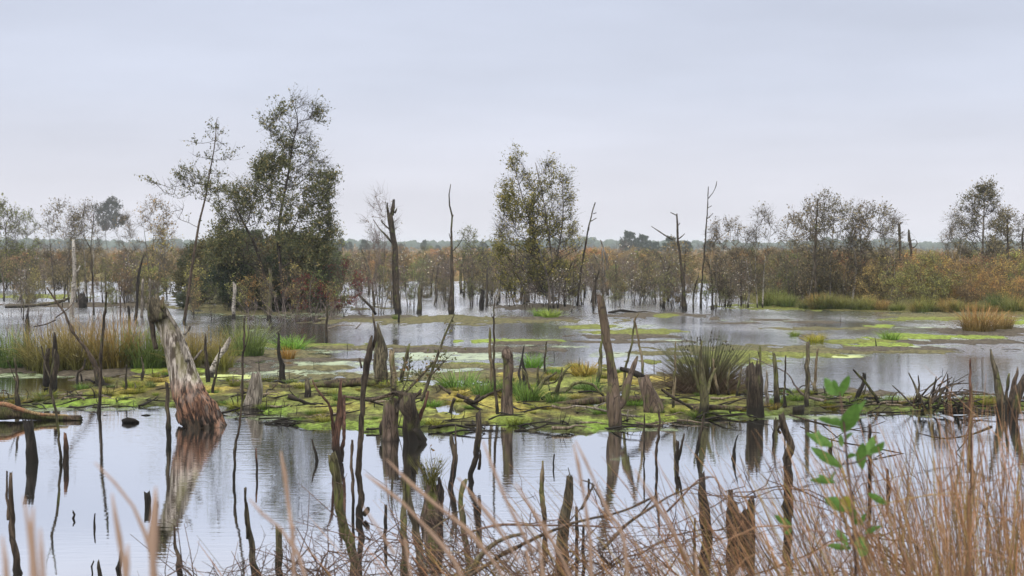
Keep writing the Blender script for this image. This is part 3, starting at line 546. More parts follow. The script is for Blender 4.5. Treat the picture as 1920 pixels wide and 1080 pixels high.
T('dead_sapling', 'crooked thin dark stem by the left reeds', [(34, 765, 13), (30, 730, 8), (32, 700, 5), (27, 672, 3)], 'dark', br=[[(30, 715, 3), (24, 700, 2), (14, 676, 1.5)]])
T('dead_sapling', 'bowed small stem with loop shape on dark mud', [(146, 720, 6), (146, 700, 5), (156, 690, 5), (160, 672, 3)], 'dark', br=[[(154, 716, 5), (152, 702, 4)]])
T('dead_pole', 'black wet pole in the pond behind the tussocks', [(242, 606, 8), (242, 590, 7), (241, 576, 6)], 'charred')
# fallen logs, boughs
T('fallen_log', 'thick dark log with orange break lying behind mossy bank', [(505, 725, 14), (560, 728, 14), (600, 722, 15), (640, 719, 16), (680, 716, 17), (706, 718, 15)], 'log', under=False, Y=G(600, 731).y, part='log_bark', seg=14)
T('fallen_log', 'yellow split log with orange wood floating at the left edge', [(-60, 772, 34), (0, 771, 34), (40, 776, 24), (90, 783, 14), (152, 785, 11)], 'log', under=False, Y=G(40, 788).y, seg=14, jag=.4)
T('split_plank', 'curved strip of bare yellow wood along the floating log', [(-50, 757, 9), (6, 758, 10), (40, 768, 9), (75, 777, 7), (128, 779, 4)], 'logwood', under=False, Y=G(40, 788).y - .16, cat='wood strip')
T('dead_branch', 'slim pale branch lying along the left bank', [(4, 732, 4), (50, 738, 4), (92, 742, 4), (130, 747, 5), (185, 742, 3)], 'pale', under=False)
T('fallen_log', 'tan half-rotten log with stubs along the left bank edge', [(140, 752, 7), (200, 750, 8), (260, 752, 9), (330, 750, 8)], 'pale', under=False)
T('fallen_log', 'long brown mossy log behind the tall forked trunk', [(1040, 758, 9), (1110, 752, 15), (1200, 748, 17), (1280, 762, 17), (1340, 764, 14)], 'log', under=False, Y=G(1150, 764).y, seg=14)
T('fallen_log', 'brown log lying from the ragged stump into the rushes', [(1300, 766, 13), (1350, 764, 12), (1400, 768, 10)], 'log', under=False, Y=G(1350, 772).y - .4, seg=12)
T('dead_branch', 'long thin bough sloping from the slantwise stump to the bank', [(1310, 775, 6), (1285, 758, 6), (1262, 745, 6), (1240, 730, 6)], 'dark', under=False, Y=G(1290, 776).y)
T('dead_branch', 'pale bough lying in front of the long mossy log', [(1070, 760, 3), (1110, 765, 5), (1170, 778, 5), (1225, 785, 4)], 'grey', under=False, Y=G(1150, 786).y, br=[[(1110, 766, 4), (1130, 757, 3), (1150, 752, 2)]])
T('dead_branch', 'dark branch arching with forked tips on the bank', [(856, 740, 8), (875, 748, 9), (890, 754, 9), (912, 742, 6), (928, 736, 5), (946, 728, 3)], 'dark', under=False, Y=G(880, 775).y, br=[[(845, 738, 6), (832, 730, 5), (823, 722, 3)], [(852, 748, 8), (846, 765, 6), (842, 780, 5), (840, 790, 3)], [(870, 750, 7), (900, 768, 6), (925, 778, 8)]])
T('dead_branch', 'blackish stick lying on the moss with short twigs', [(540, 743, 9), (560, 750, 7), (585, 758, 6), (605, 757, 4)], 'dark', under=False, Y=G(575, 764).y, br=[[(560, 750, 4), (590, 768, 4), (612, 780, 3)]])
T('dead_branch', 'brown boughs lying before the pinkish stump', [(640, 742, 5), (690, 750, 7), (730, 742, 7), (790, 738, 6)], 'brown', under=False, Y=G(700, 770).y, br=[[(690, 750, 5), (720, 760, 4), (760, 765, 3)]])
T('dead_branch', 'long dark bough floating at the moss edge', [(815, 802, 4), (855, 804, 6), (895, 806, 5)], 'dark', under=False)
T('dead_branch', 'small dark driftwood off the mossy edge', [(1043, 808, 3), (1055, 812, 6), (1072, 813, 4)], 'charred', under=False)
T('dead_branch', 'dark driftwood chunk floating by the left bank', [(229, 790, 9), (240, 787, 13), (252, 789, 11), (260, 791, 5)], 'charred', under=False, Y=G(244, 793).y)
T('dead_branch', 'small dark chip floating right of open water', [(194, 779, 3), (200, 781, 5), (206, 781, 3)], 'charred', under=False)
T('dead_branch', 'flat dark splinter floating near the chunk', [(265, 779, 2), (274, 778, 3), (282, 779, 2)], 'charred', under=False)
T('dead_branch', 'thick crossed stick slanting left on the bank end', [(1600, 758, 9), (1611, 735, 9), (1620, 715, 8), (1621, 700, 8)], 'charred', under=False, Y=G(1600, 762).y)
T('dead_branch', 'thin crossed stick slanting right on the bank end', [(1650, 760, 6), (1636, 735, 6), (1618, 712, 6), (1600, 693, 4)], 'dark', under=False, Y=G(1600, 762).y - .3)
T('dead_branch', 'long arched thin twig from the ragged stump', [(1545, 752, 7), (1510, 742, 6), (1492, 724, 4), (1480, 704, 3), (1462, 692, 2.5), (1440, 684, 2), (1417, 671, 2)], 'twigpale', under=False, Y=G(1540, 762).y)
T('dead_branch', 'forked log lying behind the mid water strip', [(1140, 587, 8), (1165, 582, 5), (1180, 583, 4), (1210, 588, 3)], 'dark', under=False, br=[[(1165, 584, 4), (1190, 585, 3), (1215, 584, 2)]])
T('dead_branch', 'pale forked driftwood lying in the pond water', [(612, 616, 4), (640, 610, 4), (665, 611, 2)], 'pale', under=False, br=[[(644, 636, 4), (660, 622, 3), (672, 612, 3), (678, 604, 1.5)], [(650, 634, 3), (640, 620, 2.5), (638, 612, 1.5)]])
T('dead_branch', 'curved black bough lying at the flooded thicket edge', [(705, 590, 8), (698, 578, 9), (685, 565, 7), (672, 552, 4)], 'dark', under=False, Y=G(700, 592).y)
T('dead_branch', 'mossy log at the distant left shore', [(10, 576, 7), (60, 573, 8), (110, 566, 9), (128, 560, 6)], 'olive', under=False, Y=G(60, 580).y)
T('green_branch', 'mossy arched bough beside the tall forked trunk', [(1062, 735, 6), (1075, 720, 6), (1092, 717, 6), (1112, 722, 6), (1124, 735, 5), (1135, 745, 4)], 'green', under=False, Y=G(1100, 755).y, cat='dead branch')
T('green_branch', 'mossy forked bough bowed left, spreading from its low base', [(1005, 748, 8), (1010, 730, 8), (1022, 712, 7), (1035, 704, 5), (1044, 698, 4)], 'green', under=False, Y=G(1010, 754).y, cat='dead branch', br=[[(1015, 748, 7), (1032, 738, 6), (1056, 736, 5), (1075, 737, 3)], [(1003, 742, 6), (992, 722, 6), (984, 700, 5), (978, 690, 3)], [(1018, 720, 5), (1040, 716, 4), (1052, 700, 3)]])
T('green_branch', 'mossy upright twisted bough with raised tip', [(1042, 752, 8), (1046, 730, 8), (1052, 708, 7), (1060, 695, 5), (1070, 685, 3)], 'green', under=False, Y=G(1042, 756).y, cat='dead branch', br=[[(1050, 712, 5), (1053, 695, 4), (1054, 690, 3)]])
T('green_branch', 'small green prong pair in the reed clump', [(1008, 725, 6), (1008, 705, 6), (1009, 688, 4)], 'green', under=False, Y=G(1008, 735).y, cat='dead branch', br=[[(1010, 720, 4), (1016, 705, 4), (1026, 695, 3)]])

# the big leaning trunk: grey weathered wood above, furrowed red bark below
def big_trunk():
    m, t, b, o = newmat('weathered_trunk')
    tcn = N(t, 'ShaderNodeTexCoord'); v = tcn.outputs['Object']; s3 = N(t, 'ShaderNodeSeparateXYZ'); t.links.new(v, s3.inputs[0])
    n1 = noise(t, v, 20, 8, (1, 1, .1), .7); n2 = noise(t, v, 5, 4, (1, 1, .45)); n3 = noise(t, v, 9, 3, (1, 1, .3))
    red = mixc(t, mrange(t, n1, .43, .57), (.02, .012, .009, 1), (.3, .16, .1, 1)); red = mixc(t, mrange(t, n3, .5, .68, 0, .7), red, mixc(t, n1, (.07, .055, .045, 1), (.34, .29, .26, 1)))
    gre = mixc(t, mrange(t, n1, .42, .6), (.1, .08, .065, 1), (.56, .5, .44, 1)); gre = mixc(t, mrange(t, n3, .55, .63), gre, (.07, .055, .04, 1))
    gre = mixc(t, mrange(t, n2, .52, .62, 0, .6), gre, (.16, .15, .06, 1))
    zz = N(t, 'ShaderNodeMath', operation='MULTIPLY_ADD'); t.links.new(n2, zz.inputs[0]); zz.inputs[1].default_value = .9; t.links.new(s3.outputs[2], zz.inputs[2])
    col = mixc(t, mrange(t, zz.outputs[0], 1.0, 1.3), red, gre)
    col = mixc(t, mrange(t, zz.outputs[0], 1.95, 2.15, 0, .7), col, (.13, .12, .05, 1))
    col = mixc(t, mrange(t, zz.outputs[0], .5, .58, .85, 0), col, (.02, .018, .012, 1)); t.links.new(col, b.inputs['Base Color'])
    bp = N(t, 'ShaderNodeBump'); bp.inputs['Strength'].default_value = .9; bp.inputs['Distance'].default_value = .03; t.links.new(n1, bp.inputs['Height']); t.links.new(bp.outputs[0], b.inputs['Normal'])
    M['bigtrunk'] = m
    base = G(384, 799); Y = base.y
    pts = [(392, 820, 84), (384, 799, 80), (377, 780, 77), (362, 752, 74), (352, 725, 66), (344, 700, 60), (336, 672, 54), (327, 645, 48), (317, 620, 42), (305, 598, 38), (297, 582, 36)]
    P, Rr = px_path(pts, Y, .05, wob=0); Q, q = resample(P, Rr, .03); r = empty('dead_tree', base)
    mb = MB(); n = 56; a = np.linspace(0, 2 * np.pi, n, endpoint=False); Tt = np.gradient(Q, axis=0); Tt /= np.linalg.norm(Tt, axis=1)[:, None]
    U = np.cross(Tt, [0, 1., 0]); U /= np.linalg.norm(U, axis=1)[:, None]; V = np.cross(Tt, U); hh = np.linspace(0, 1, len(Q))
    fold = np.abs(fbm(a[None] * 3.2 + hh[:, None] * 1.2, hh[:, None] * 5 + a[None] * 0, 4, 3)); big = fbm(np.cos(a)[None] * 1.4 + hh[:, None] * 1.5, np.sin(a)[None] * 1.4 + hh[:, None], 9, 3)
    low = np.clip((.55 - hh) * 3, 0.3, 1)[:, None]; rr = q[:, None] * (1 + .16 * big + (fold - .22) * .42 * low)
    flare = 1 + .03 * np.clip((.14 - hh) * 7, 0, 1)[:, None]; rr = rr * flare
    X = Q[:, None] + rr[..., None] * (np.cos(a)[None, :, None] * U[:, None] + np.sin(a)[None, :, None] * V[:, None])
    j = .5 + .5 * np.sin(a * 3 + 1) * np.sin(a * 5) ; X[-1] += Tt[-1] * (j * .16)[:, None]; X[-2] += Tt[-1] * (j * .05)[:, None]
    L = len(Q); v = np.vstack([X.reshape(-1, 3), Q[-1] - Tt[-1] * .1]); i = np.arange(L - 1)[:, None] * n; jj = np.arange(n)[None]; k = (jj + 1) % n
    f = np.stack([i + jj, i + k, i + n + k, i + n + jj], -1).reshape(-1, 4); bs = mb.n; mb.v.append(v); mb.f.append(f + bs)
    mb.f.append(np.stack([(L - 1) * n + np.arange(n), (L - 1) * n + (np.arange(n) + 1) % n, np.full(n, L * n)], -1)); mb.n += len(v)
    mb.build('trunk', m, r, origin=base)
    def piece(nm, pts, mt, n=8, rough=.2, jag=.8, off=0.):
        P, Rr = px_path(pts, Y + off, 0, wob=0); Q, q = resample(P, Rr, .05); mb = MB(); tube(mb, Q, q, n, rough, jag, len(nm) + int(pts[0][0])); return mb.build(nm, M[mt], r, origin=base)
    piece('splinter', [(352, 676, 12), (340, 640, 12), (330, 612, 9), (316, 590, 7), (309, 574, 3)], 'grey', off=-.1)
    piece('splinter', [(292, 655, 10), (288, 630, 11), (284, 605, 12), (279, 590, 8)], 'dark', off=.02)
    piece('broken_crown', [(301, 600, 38), (295, 586, 38), (290, 574, 30), (288, 563, 20)], 'olive', 22, .5, 1.1)
    piece('splinter', [(306, 580, 10), (304, 566, 10), (307, 556, 5)], 'tan', off=-.14)
    piece('branch', [(345, 628, 7), (353, 618, 6), (359, 608, 4)], 'grey')
    piece('branch', [(364, 675, 5), (373, 663, 5), (379, 656, 3)], 'grey')
    for x0, x1, wd in ((352, 340, 7), (366, 350, 8), (380, 366, 7), (394, 376, 8), (405, 384, 7), (414, 398, 6), (346, 336, 6)):
        piece('bark_plate', [(x0, 800, wd), (x0 - (x0 - x1) * .4, 785, wd * 1.1), (x1, 765 - wd, wd * .6), (x1 - 4, 752 - wd, 2)], 'red', 7, .3, .4, off=-.33 + abs(x0 - 380) * .005)
    piece('root', [(340, 792, 14), (334, 778, 14), (338, 766, 8)], 'stump', off=.15)
    tag(r, 'huge leaning dead trunk, grey wood above and furrowed red bark below', 'dead tree')
big_trunk()

# dead white birch and further snags
T('dead_birch', 'broken dead birch trunk with white peeling bark', [(136, 622, 12), (135, 600, 12), (136, 570, 12), (139, 540, 12), (140, 500, 11), (138, 470, 10), (138, 450, 7)], 'birch', jag=.8, br=[[(140, 512, 5), (147, 506, 4), (150, 498, 3)], [(142, 545, 4), (149, 538, 3)]], cat='dead tree')
T('dead_birch', 'short white-topped birch stump before dark thicket', [(438, 597, 10), (438, 570, 10), (440, 545, 9), (440, 534, 8)], 'birch', cat='stump')
T('dead_tree', 'thick dark snag with two-pronged top above the flooded thicket', [(747, 588, 22), (744, 560, 20), (743, 520, 18), (741, 490, 17), (739, 460, 17), (735, 430, 17), (731, 400, 16)], 'dark', seg=14, jag=.9, br=[[(735, 404, 11), (737, 390, 9), (738, 375, 5)], [(728, 402, 7), (726, 388, 6), (726, 380, 4)], [(740, 400, 5), (744, 391, 3)], [(735, 455, 6), (722, 440, 5), (712, 430, 3), (700, 412, 2)], [(730, 430, 4), (716, 416, 3), (715, 412, 2)]], cat='dead tree')
T('dead_tree', 'tall very thin dead pole, central in the flooded thicket', [(846, 590, 14), (847, 550, 12), (848, 500, 8), (848, 470, 7), (847, 430, 5), (848, 405, 5), (843, 385, 4), (842, 365, 3), (845, 346, 2)], 'dark', br=[[(848, 455, 3), (844, 446, 2), (842, 438, 1.5)], [(850, 470, 3), (862, 456, 2), (870, 440, 1.5)], [(847, 410, 3), (850, 403, 2)]], cat='dead tree')
T('dead_tree', 'slanting dead pole right of the golden birch', [(1083, 575, 6), (1088, 520, 5), (1096, 470, 5), (1103, 430, 4), (1110, 400, 3.5), (1116, 380, 3)], 'dark', br=[[(1108, 415, 3), (1113, 412, 2), (1118, 409, 1.5)], [(1112, 401, 2), (1118, 399, 1.5)]], cat='dead tree')
T('dead_tree', 'dead tree with long bare side bough and hooked tip', [(1284, 582, 14), (1281, 540, 11), (1276, 500, 8), (1271, 450, 6), (1270, 420, 5), (1269, 402, 4)], 'dark', br=[[(1262, 450, 5), (1245, 440, 3.5), (1233, 432, 3), (1221, 424, 2)], [(1269, 404, 3), (1263, 401, 2.5), (1257, 398, 1.5)], [(1272, 448, 3), (1279, 443, 2.5), (1284, 438, 2)], [(1270, 425, 2), (1275, 418, 1.5)]], cat='dead tree')
T('dead_tree', 'thin bare spire with few twigs', [(1314, 578, 7), (1316, 530, 5), (1320, 480, 5), (1324, 430, 4), (1327, 390, 3), (1328, 350, 2)], 'dark', br=[[(1328, 372, 2), (1336, 362, 1.5), (1342, 350, 1.2), (1344, 340, 1)], [(1326, 410, 2), (1333, 404, 1.5), (1337, 400, 1)], [(1327, 390, 2), (1334, 386, 1)]], cat='dead tree')
T('dead_tree', 'dark pole rising out of grey birch crowns', [(1531, 578, 8), (1529, 500, 6), (1529, 460, 6), (1531, 410, 5), (1533, 374, 3)], 'dark', cat='dead tree')
T('dead_tree', 'dead trunk shaped like a T with stubby arms', [(1688, 560, 10), (1688, 500, 8), (1687, 460, 7), (1686, 420, 7)], 'dark', br=[[(1686, 421, 4), (1678, 419, 2.5), (1669, 414, 1.5)], [(1686, 421, 4), (1692, 417, 3)], [(1687, 440, 3), (1694, 434, 2)], [(1686, 440, 3), (1679, 437, 2)]], cat='dead tree')
T('dead_tree', 'dead trunk with hooked side branch beside the T-shaped one', [(1712, 560, 8), (1710, 505, 6), (1708, 465, 6), (1704, 445, 5), (1704, 432, 4)], 'dark', br=[[(1709, 466, 3.5), (1716, 462, 3), (1720, 456, 2.5), (1717, 450, 1.5)], [(1705, 452, 2), (1715, 449, 1.5)]], cat='dead tree')
T('dead_tree', 'bare dark pole at the far right among crowns', [(1888, 560, 8), (1889, 500, 6), (1889, 450, 6), (1889, 412, 4)], 'dark', cat='dead tree')
T('dead_tree', 'dark trunk with bent arm cut by the right picture edge', [(1917, 560, 8), (1918, 500, 6), (1917, 450, 5), (1919, 428, 4)], 'dark', br=[[(1917, 460, 3), (1924, 450, 2)]], cat='dead tree')
T('dead_pole', 'dark leaning stump by the orange leafed sapling', [(254, 600, 10), (257, 560, 9), (259, 520, 7), (263, 500, 6), (269, 480, 3)], 'charred', cat='dead tree')
T('dead_pole', 'bare grey post behind the big leaning trunk', [(266, 595, 8), (266, 560, 8), (268, 525, 6)], 'grey')
T('dead_sapling', 'thin dark pole at the far left above the heath', [(12, 540, 4), (12, 480, 4), (11, 440, 3), (12, 415, 2)], 'dark')
T('dead_sapling', 'thin wavy dead stem with tall whip tip on the left', [(176, 590, 6), (174, 540, 5), (172, 500, 4), (170, 460, 3), (175, 420, 2), (175, 400, 1.5)], 'dark', br=[[(171, 470, 2), (164, 455, 1.5), (155, 440, 1)]])
T('stump', 'dark root lump in water behind the white dead birch', [(156, 577, 22), (157, 565, 20), (154, 552, 12)], 'charred', jag=.9, rough=.5)
T('stump', 'dark stub behind flooded thicket, central', [(903, 580, 13), (903, 560, 11), (906, 545, 8), (901, 543, 5)], 'charred')
T('stump', 'stout mossy stump in the flooded thicket', [(786, 588, 17), (787, 565, 13), (787, 540, 11)], 'olive', jag=1.)
T('stump', 'low cut stump in bright water under the saplings', [(1336, 580, 10), (1336, 573, 10)], 'brown', jag=.2)
T('dead_pole', 'green-brown post in the dark thicket', [(505, 600, 13), (506, 560, 11), (507, 520, 8), (506, 505, 7)], 'olive')
T('dead_pole', 'slim dark post standing before the middle pond', [(612, 644, 5), (612, 610, 5), (613, 590, 4), (613, 572, 3)], 'dark')
T('dead_pole', 'short dark post reflecting in the middle pond', [(748, 606, 6), (748, 590, 5)], 'charred')

# ------------------------------------------------------------------ living trees: a skeleton grown towards points of the crown
def grow(trunks, targets, rtip, rs, seg=.35, up=.9, expo=.42):
    """trunks: list of (points, radii); targets: (n,3). Returns chains [(points, radii)] and tip paths"""
    pos = []; par = []; fixr = []
    for P, q in trunks:
        P, q = resample(P, q, seg * .6); st = len(pos)
        for i in range(len(P)): pos.append(P[i]); par.append(st + i - 1 if i else -1); fixr.append(q[i])
    tr = len(pos); pos = [np.array(p) for p in pos]; arr = np.array(pos); cnt = np.zeros(tr)
    root = arr[0]; d = np.array([np.min(np.linalg.norm(arr[:tr] - t, axis=1)) for t in targets]); order = np.argsort(d)
    tips = []
    for oi in order:
        t = targets[oi]; dv = t - arr; L = np.linalg.norm(dv, axis=1); hz = np.linalg.norm(dv[:, :2], axis=1)
        cost = L + up * np.maximum(0, .45 * hz - dv[:, 2]) + (arr[:, 2] < root[2] + .12 * (targets[:, 2].max() - root[2])) * 2.
        n = int(np.argmin(cost)); p0 = arr[n]; dist = L[n]; k = max(2, int(dist / seg) + 1)
        mid = p0 + (t - p0) * .5 + np.array([0, 0, -.1 * dist * .6 + rs.normal() * .05 * dist]) + rs.normal(size=3) * .06 * dist
        prev = n; path = []
        for j in range(1, k + 1):
            s = j / k; q = (1 - s) ** 2 * p0 + 2 * s * (1 - s) * mid + s * s * t + rs.normal(size=3) * .02 * seg * (j < k)
            pos.append(q); par.append(prev); fixr.append(None); prev = len(pos) - 1; path.append(prev)
        arr = np.array(pos); tips.append(path)
    n = len(pos); kids = [[] for _ in range(n)]
    for i in range(n):
        if par[i] >= 0: kids[par[i]].append(i)
    w = np.zeros(n)
    for i in range(n - 1, -1, -1):
        if not kids[i]: w[i] = 1
        if par[i] >= 0: w[par[i]] += w[i]
    rad = rtip * w ** expo
    for i in range(tr): rad[i] = max(fixr[i], rtip)
    chains = []; stack = [i for i in range(n) if par[i] < 0]; seen = set()
    while stack:
        s = stack.pop(); ch = [s] if par[s] < 0 else [par[s], s]; c = s
        while kids[c]:
            if c < tr: nx = [k for k in kids[c] if k < tr and k == c + 1]; nx = nx[0] if nx else max(kids[c], key=lambda k: w[k])
            else: nx = max(kids[c], key=lambda k: w[k])
            for k in kids[c]:
                if k != nx: stack.append(k)
            ch.append(nx); c = nx
        R_ = [rad[i] for i in ch]
        if par[s] >= 0: R_[0] = min(rad[s] * 1.15, rad[par[s]])
        chains.append((arr[ch], np.array(R_), ch[-1] < tr or ch[0] < tr and par[s] < 0))
    return chains, arr, tips, rad
def flora(name, trunks, targets, rtip, rs, bark_m, leaf_m, nleaf, lsize, ntw=4, twl=.3, leafy=None, org=(0, 0, 0), up=.9, lspread=.1, seg=.35, twr=.6, expo=.42, tup=.5):
    chains, arr, tips, rad = grow(trunks, targets, rtip, rs, seg, up, expo)
    org = np.array(org, float); root = empty(name, org); mt = MB(); mbr = MB(); ml = MB(); lp = []; ct = np.mean([p[0][-1] for p in trunks], axis=0)
    for P, R_, main in chains:
        tube(mt if main else mbr, P, R_, 8 if R_[0] > .05 else 5 if R_[0] > .02 else 4, .08 if main else 0, 0, int(abs(P[0][0]) * 100) % 97)
    for path in tips:
        dens = leafy(arr[path[-1]]) if leafy else 1.
        for tw in range(ntw):
            b = arr[path[rs.randint(len(path) // 4, len(path))]]; d = b - ct; d[2] = abs(d[2]) * .5 + tup; d = d / (np.linalg.norm(d) + 1e-6) + rs.normal(size=3) * .7
            d /= np.linalg.norm(d); L = twl * (.5 + rs.rand()); e = b + d * L; mid = b + d * L * .5 + rs.normal(size=3) * .08 * L
            tube(mbr, [b, mid, e], [rtip * twr, rtip * twr * .8, rtip * twr * .4], 3, close=False)
            k = rs.poisson(nleaf * dens * (1.7 if rs.rand() < .6 else .05))
            for _ in range(k): s = rs.rand() ** .7; lp.append(b + (e - b) * s + rs.normal(size=3) * lspread * L)
    mt.build('trunk', M[bark_m[0]], root, origin=org)
    if mbr.n: mbr.build('branches', M[bark_m[1]], root, origin=org)
    if lp: leaves(ml, lp, lsize, rs); ml.build('crown', M[leaf_m], root, origin=org, smooth=False)
    return root
def crown_pts(rows, Y, n, rs, depth=.8, edge=0.):
    """rows: (y, x0, x1) of the outline top to bottom in picture units; points inside, spread in depth like a round crown"""
    ys = np.array([r[0] for r in rows], float); x0 = np.array([r[1] for r in rows], float); x1 = np.array([r[2] for r in rows], float)
    out = []; wmax = (x1 - x0).max()
    while len(out) < n:
        y = rs.uniform(ys[0], ys[-1]); a = np.interp(y, ys, x0); b = np.interp(y, ys, x1)
        if rs.rand() * wmax > (b - a) + .12 * wmax: continue
        u = rs.uniform(-1, 1); u = np.sign(u) * abs(u) ** (1 - edge); x = (a + b) / 2 + u * (b - a) / 2
        dd = math.sqrt(max(0, 1 - u * u)) * (b - a) / 2 * Y / F * depth * rs.uniform(-1, 1)
        out.append(np.array(W(x, y, Y + dd)))
    return np.array(out)
def tp(pts, Y):
    P, R_ = px_path(pts, Y, 0); P.insert(0, P[0] - np.array([0, 0, .25])); R_.insert(0, R_[0]); return (P, R_)
def clumpy(sx, sc, lo, s=0):
    return lambda p: float(np.clip((fbm(np.array([p[0] * sx + s]), np.array([p[2] * sx + p[1] * .3]), s, 3)[0] - lo) * sc, 0, 1.6))

# A: the tall dark birch on the thicket island
rs = np.random.RandomState(3); YA = 68.
cr = [(183, 538, 560), (205, 515, 598), (230, 490, 598), (255, 505, 585), (280, 520, 582), (300, 492, 604), (325, 462, 618), (350, 448, 622), (375, 428, 618), (400, 404, 620), (460, 396, 622), (500, 400, 610)]
tA = flora('birch_tree', [tp([(535, 592, 11), (528, 520, 10), (522, 450, 9), (528, 390, 8), (540, 330, 6), (549, 270, 4.5), (558, 225, 3), (546, 186, 1.5)], YA), tp([(505, 592, 10), (495, 520, 9), (478, 460, 8), (455, 415, 6), (438, 380, 3)], YA + .6)],
  crown_pts(cr, YA, 580, rs, .8, .35), .008, rs, ('twigdark', 'twigdark'), 'leaf_dark', 5.2, .11, 9, .6, lambda p: (1.25 if p[2] < 7.2 else .55) * clumpy(1.1, 3.4, -.28, 3)(p), org=G(535, 592, 0) + Vector((0, YA - G(535, 592).y, 0)))
tag(tA, 'tallest tree, dark leafy birch with ragged bare twig tips above the dark thicket', 'tree')
# B: thin leaning birch with drooping side branches
rs = np.random.RandomState(8); YB = 58.
B1 = tp([(344, 612, 10), (352, 560, 9), (360, 500, 8), (368, 450, 7), (374, 415, 6), (384, 375, 5), (393, 325, 4), (402, 275, 3), (407, 222, 2)], YB)
tg = np.array([np.array(W(x, y, YB + rs.normal() * .6)) for x, y in [(272, 335), (285, 338), (300, 345), (318, 352), (335, 372), (345, 385), (300, 388), (318, 398), (335, 410), (356, 265), (362, 290), (368, 315), (345, 318), (338, 325), (350, 332), (362, 335), (375, 335), (400, 300), (412, 280), (418, 300), (425, 275), (432, 300), (435, 285), (425, 325), (410, 340), (395, 345), (385, 330), (405, 262), (398, 240), (392, 255), (410, 240), (420, 350), (400, 360), (345, 345), (358, 350), (370, 360), (325, 365), (385, 350), (340, 335), (352, 342), (395, 365), (352, 318), (360, 325), (342, 330), (375, 345), (388, 352), (398, 350), (408, 352), (415, 330), (372, 372), (355, 365), (392, 378), (348, 352), (362, 358), (405, 318), (410, 370), (425, 360), (380, 365), (365, 345), (378, 345), (330, 350), (402, 385), (415, 395), (308, 360)]])
tB = flora('birch_tree', [B1], tg, .008, rs, ('brown', 'twigdark'), 'leaf_dark', 3.2, .09, 9, .4, lambda p: clumpy(.9, 3, -.3, 8)(p), org=(B1[0][1][0], YB, 0), up=.2)
tag(tB, 'slender leaning birch with whip top and long drooping bare side branches', 'tree')
# C: the golden multi-stemmed birch
rs = np.random.RandomState(21); YC = 72.
cr = [(288, 955, 985), (310, 948, 1018), (330, 950, 1050), (360, 954, 1064), (390, 948, 1072), (420, 936, 1072), (450, 932, 1078), (480, 932, 1085), (520, 935, 1080), (560, 945, 1070)]
tC = flora('birch_tree', [tp([(1038, 578, 7), (1036, 530, 6), (1034, 480, 5), (1026, 420, 4), (1018, 370, 3), (1004, 305, 1.5)], YC), tp([(1046, 578, 6), (1050, 530, 5), (1044, 490, 5), (1052, 440, 4), (1056, 390, 3), (1054, 335, 1.5)], YC + .5),
   tp([(1032, 578, 6), (1030, 540, 5), (1018, 490, 5), (998, 430, 4), (980, 370, 3), (960, 298, 1.5)], YC - .4)], np.concatenate([crown_pts(r_, YC + o_, n_, rs, .9, .1) for r_, o_, n_ in (([(286, 958, 972), (330, 950, 992), (380, 944, 1010), (430, 934, 1015), (500, 932, 1015), (550, 940, 1010)], -.4, 200), ([(308, 1018, 1030), (350, 1004, 1040), (400, 992, 1048), (480, 985, 1050), (550, 990, 1050)], 0, 170), ([(326, 1048, 1060), (370, 1042, 1070), (430, 1034, 1076), (500, 1028, 1084), (560, 1030, 1078)], .5, 120))]), .009, rs, ('birchstem', 'twigdark'), 'leaf_birch', 3.8, .105, 9, .6,
   lambda p: (1.4 if p[0] < 1.2 else .6) * clumpy(1.3, 3.5, -.25, 5)(p), org=(W(1040, 578, YC).x, YC, 0), up=1.8, tup=1.3)
tag(tC, 'golden-green birch with several pale stems leaning left, centre of the thicket', 'tree')
# D: grey birch at the right
rs = np.random.RandomState(31); YD = 92.
cr = [(350, 1840, 1856), (375, 1812, 1872), (400, 1800, 1884), (430, 1795, 1890), (460, 1800, 1886), (490, 1812, 1872)]
tD = flora('birch_tree', [tp([(1842, 545, 9), (1842, 500, 8), (1843, 450, 6), (1845, 400, 4), (1846, 358, 2)], YD)], crown_pts(cr, YD, 260, rs, .8, .2), .011, rs, ('birchstem', 'twigdark'), 'leaf_grey', 3.6, .13, 7, .6,
  lambda p: clumpy(.8, 3, -.35, 6)(p), org=(W(1842, 545, YD).x, YD, 0))
tag(tD, 'oval grey-green birch rising highest over the orange shrubs of the right shore', 'tree')

# prototypes for smaller growth (about unit sizes in metres), copied and coloured per object
PROTO_Y = -60.
def proto_tree(h, wd, n, seed, barks, leaf, nl, ls, stems=1, lean=.1, low=.35, ntw=4, twl=.3, name='birch_tree', rt=.006, up=.9, shape='oval'):
    rs = np.random.RandomState(seed); tr = []
    for s in range(stems):
        a = rs.rand() * 6.28; sp = .1 + .14 * wd * (stems > 1); e = np.array([math.cos(a) * wd * .3 * (stems > 1), math.sin(a) * wd * .3 * (stems > 1), h * (.9 - .1 * s * (stems > 1))]) + np.array([lean * h * .3, 0, 0])
        b = np.array([math.cos(a) * sp * (stems > 1) * .5, math.sin(a) * sp * (stems > 1) * .5, -.15]); mid = (b + e) / 2 + rs.normal(size=3) * .05 * h
        r0 = .009 * h if stems < 3 else .006 * h; tr.append(([b, mid, e], [r0, r0 * .6, .006]))
    T_ = []
    for _ in range(n):
        z = rs.uniform(low, 1.03); k = math.sin(math.pi * min(1, max(0, (1.08 - z) / (1.1 - low)))) ** .7 if shape == 'oval' else (1.15 - z) / (1.15 - low)
        rr = wd / 2 * k * math.sqrt(rs.rand()) * rs.uniform(.8, 1.2); a = rs.rand() * 6.28; T_.append([rr * math.cos(a) + lean * z * h * .3, rr * math.sin(a), z * h])
    o = flora(name, tr, np.array(T_), rt, rs, barks, leaf, nl, ls, ntw, twl, clumpy(.9, 3, -.35, seed), up=up)
    o.location = (0, PROTO_Y, 0); return o
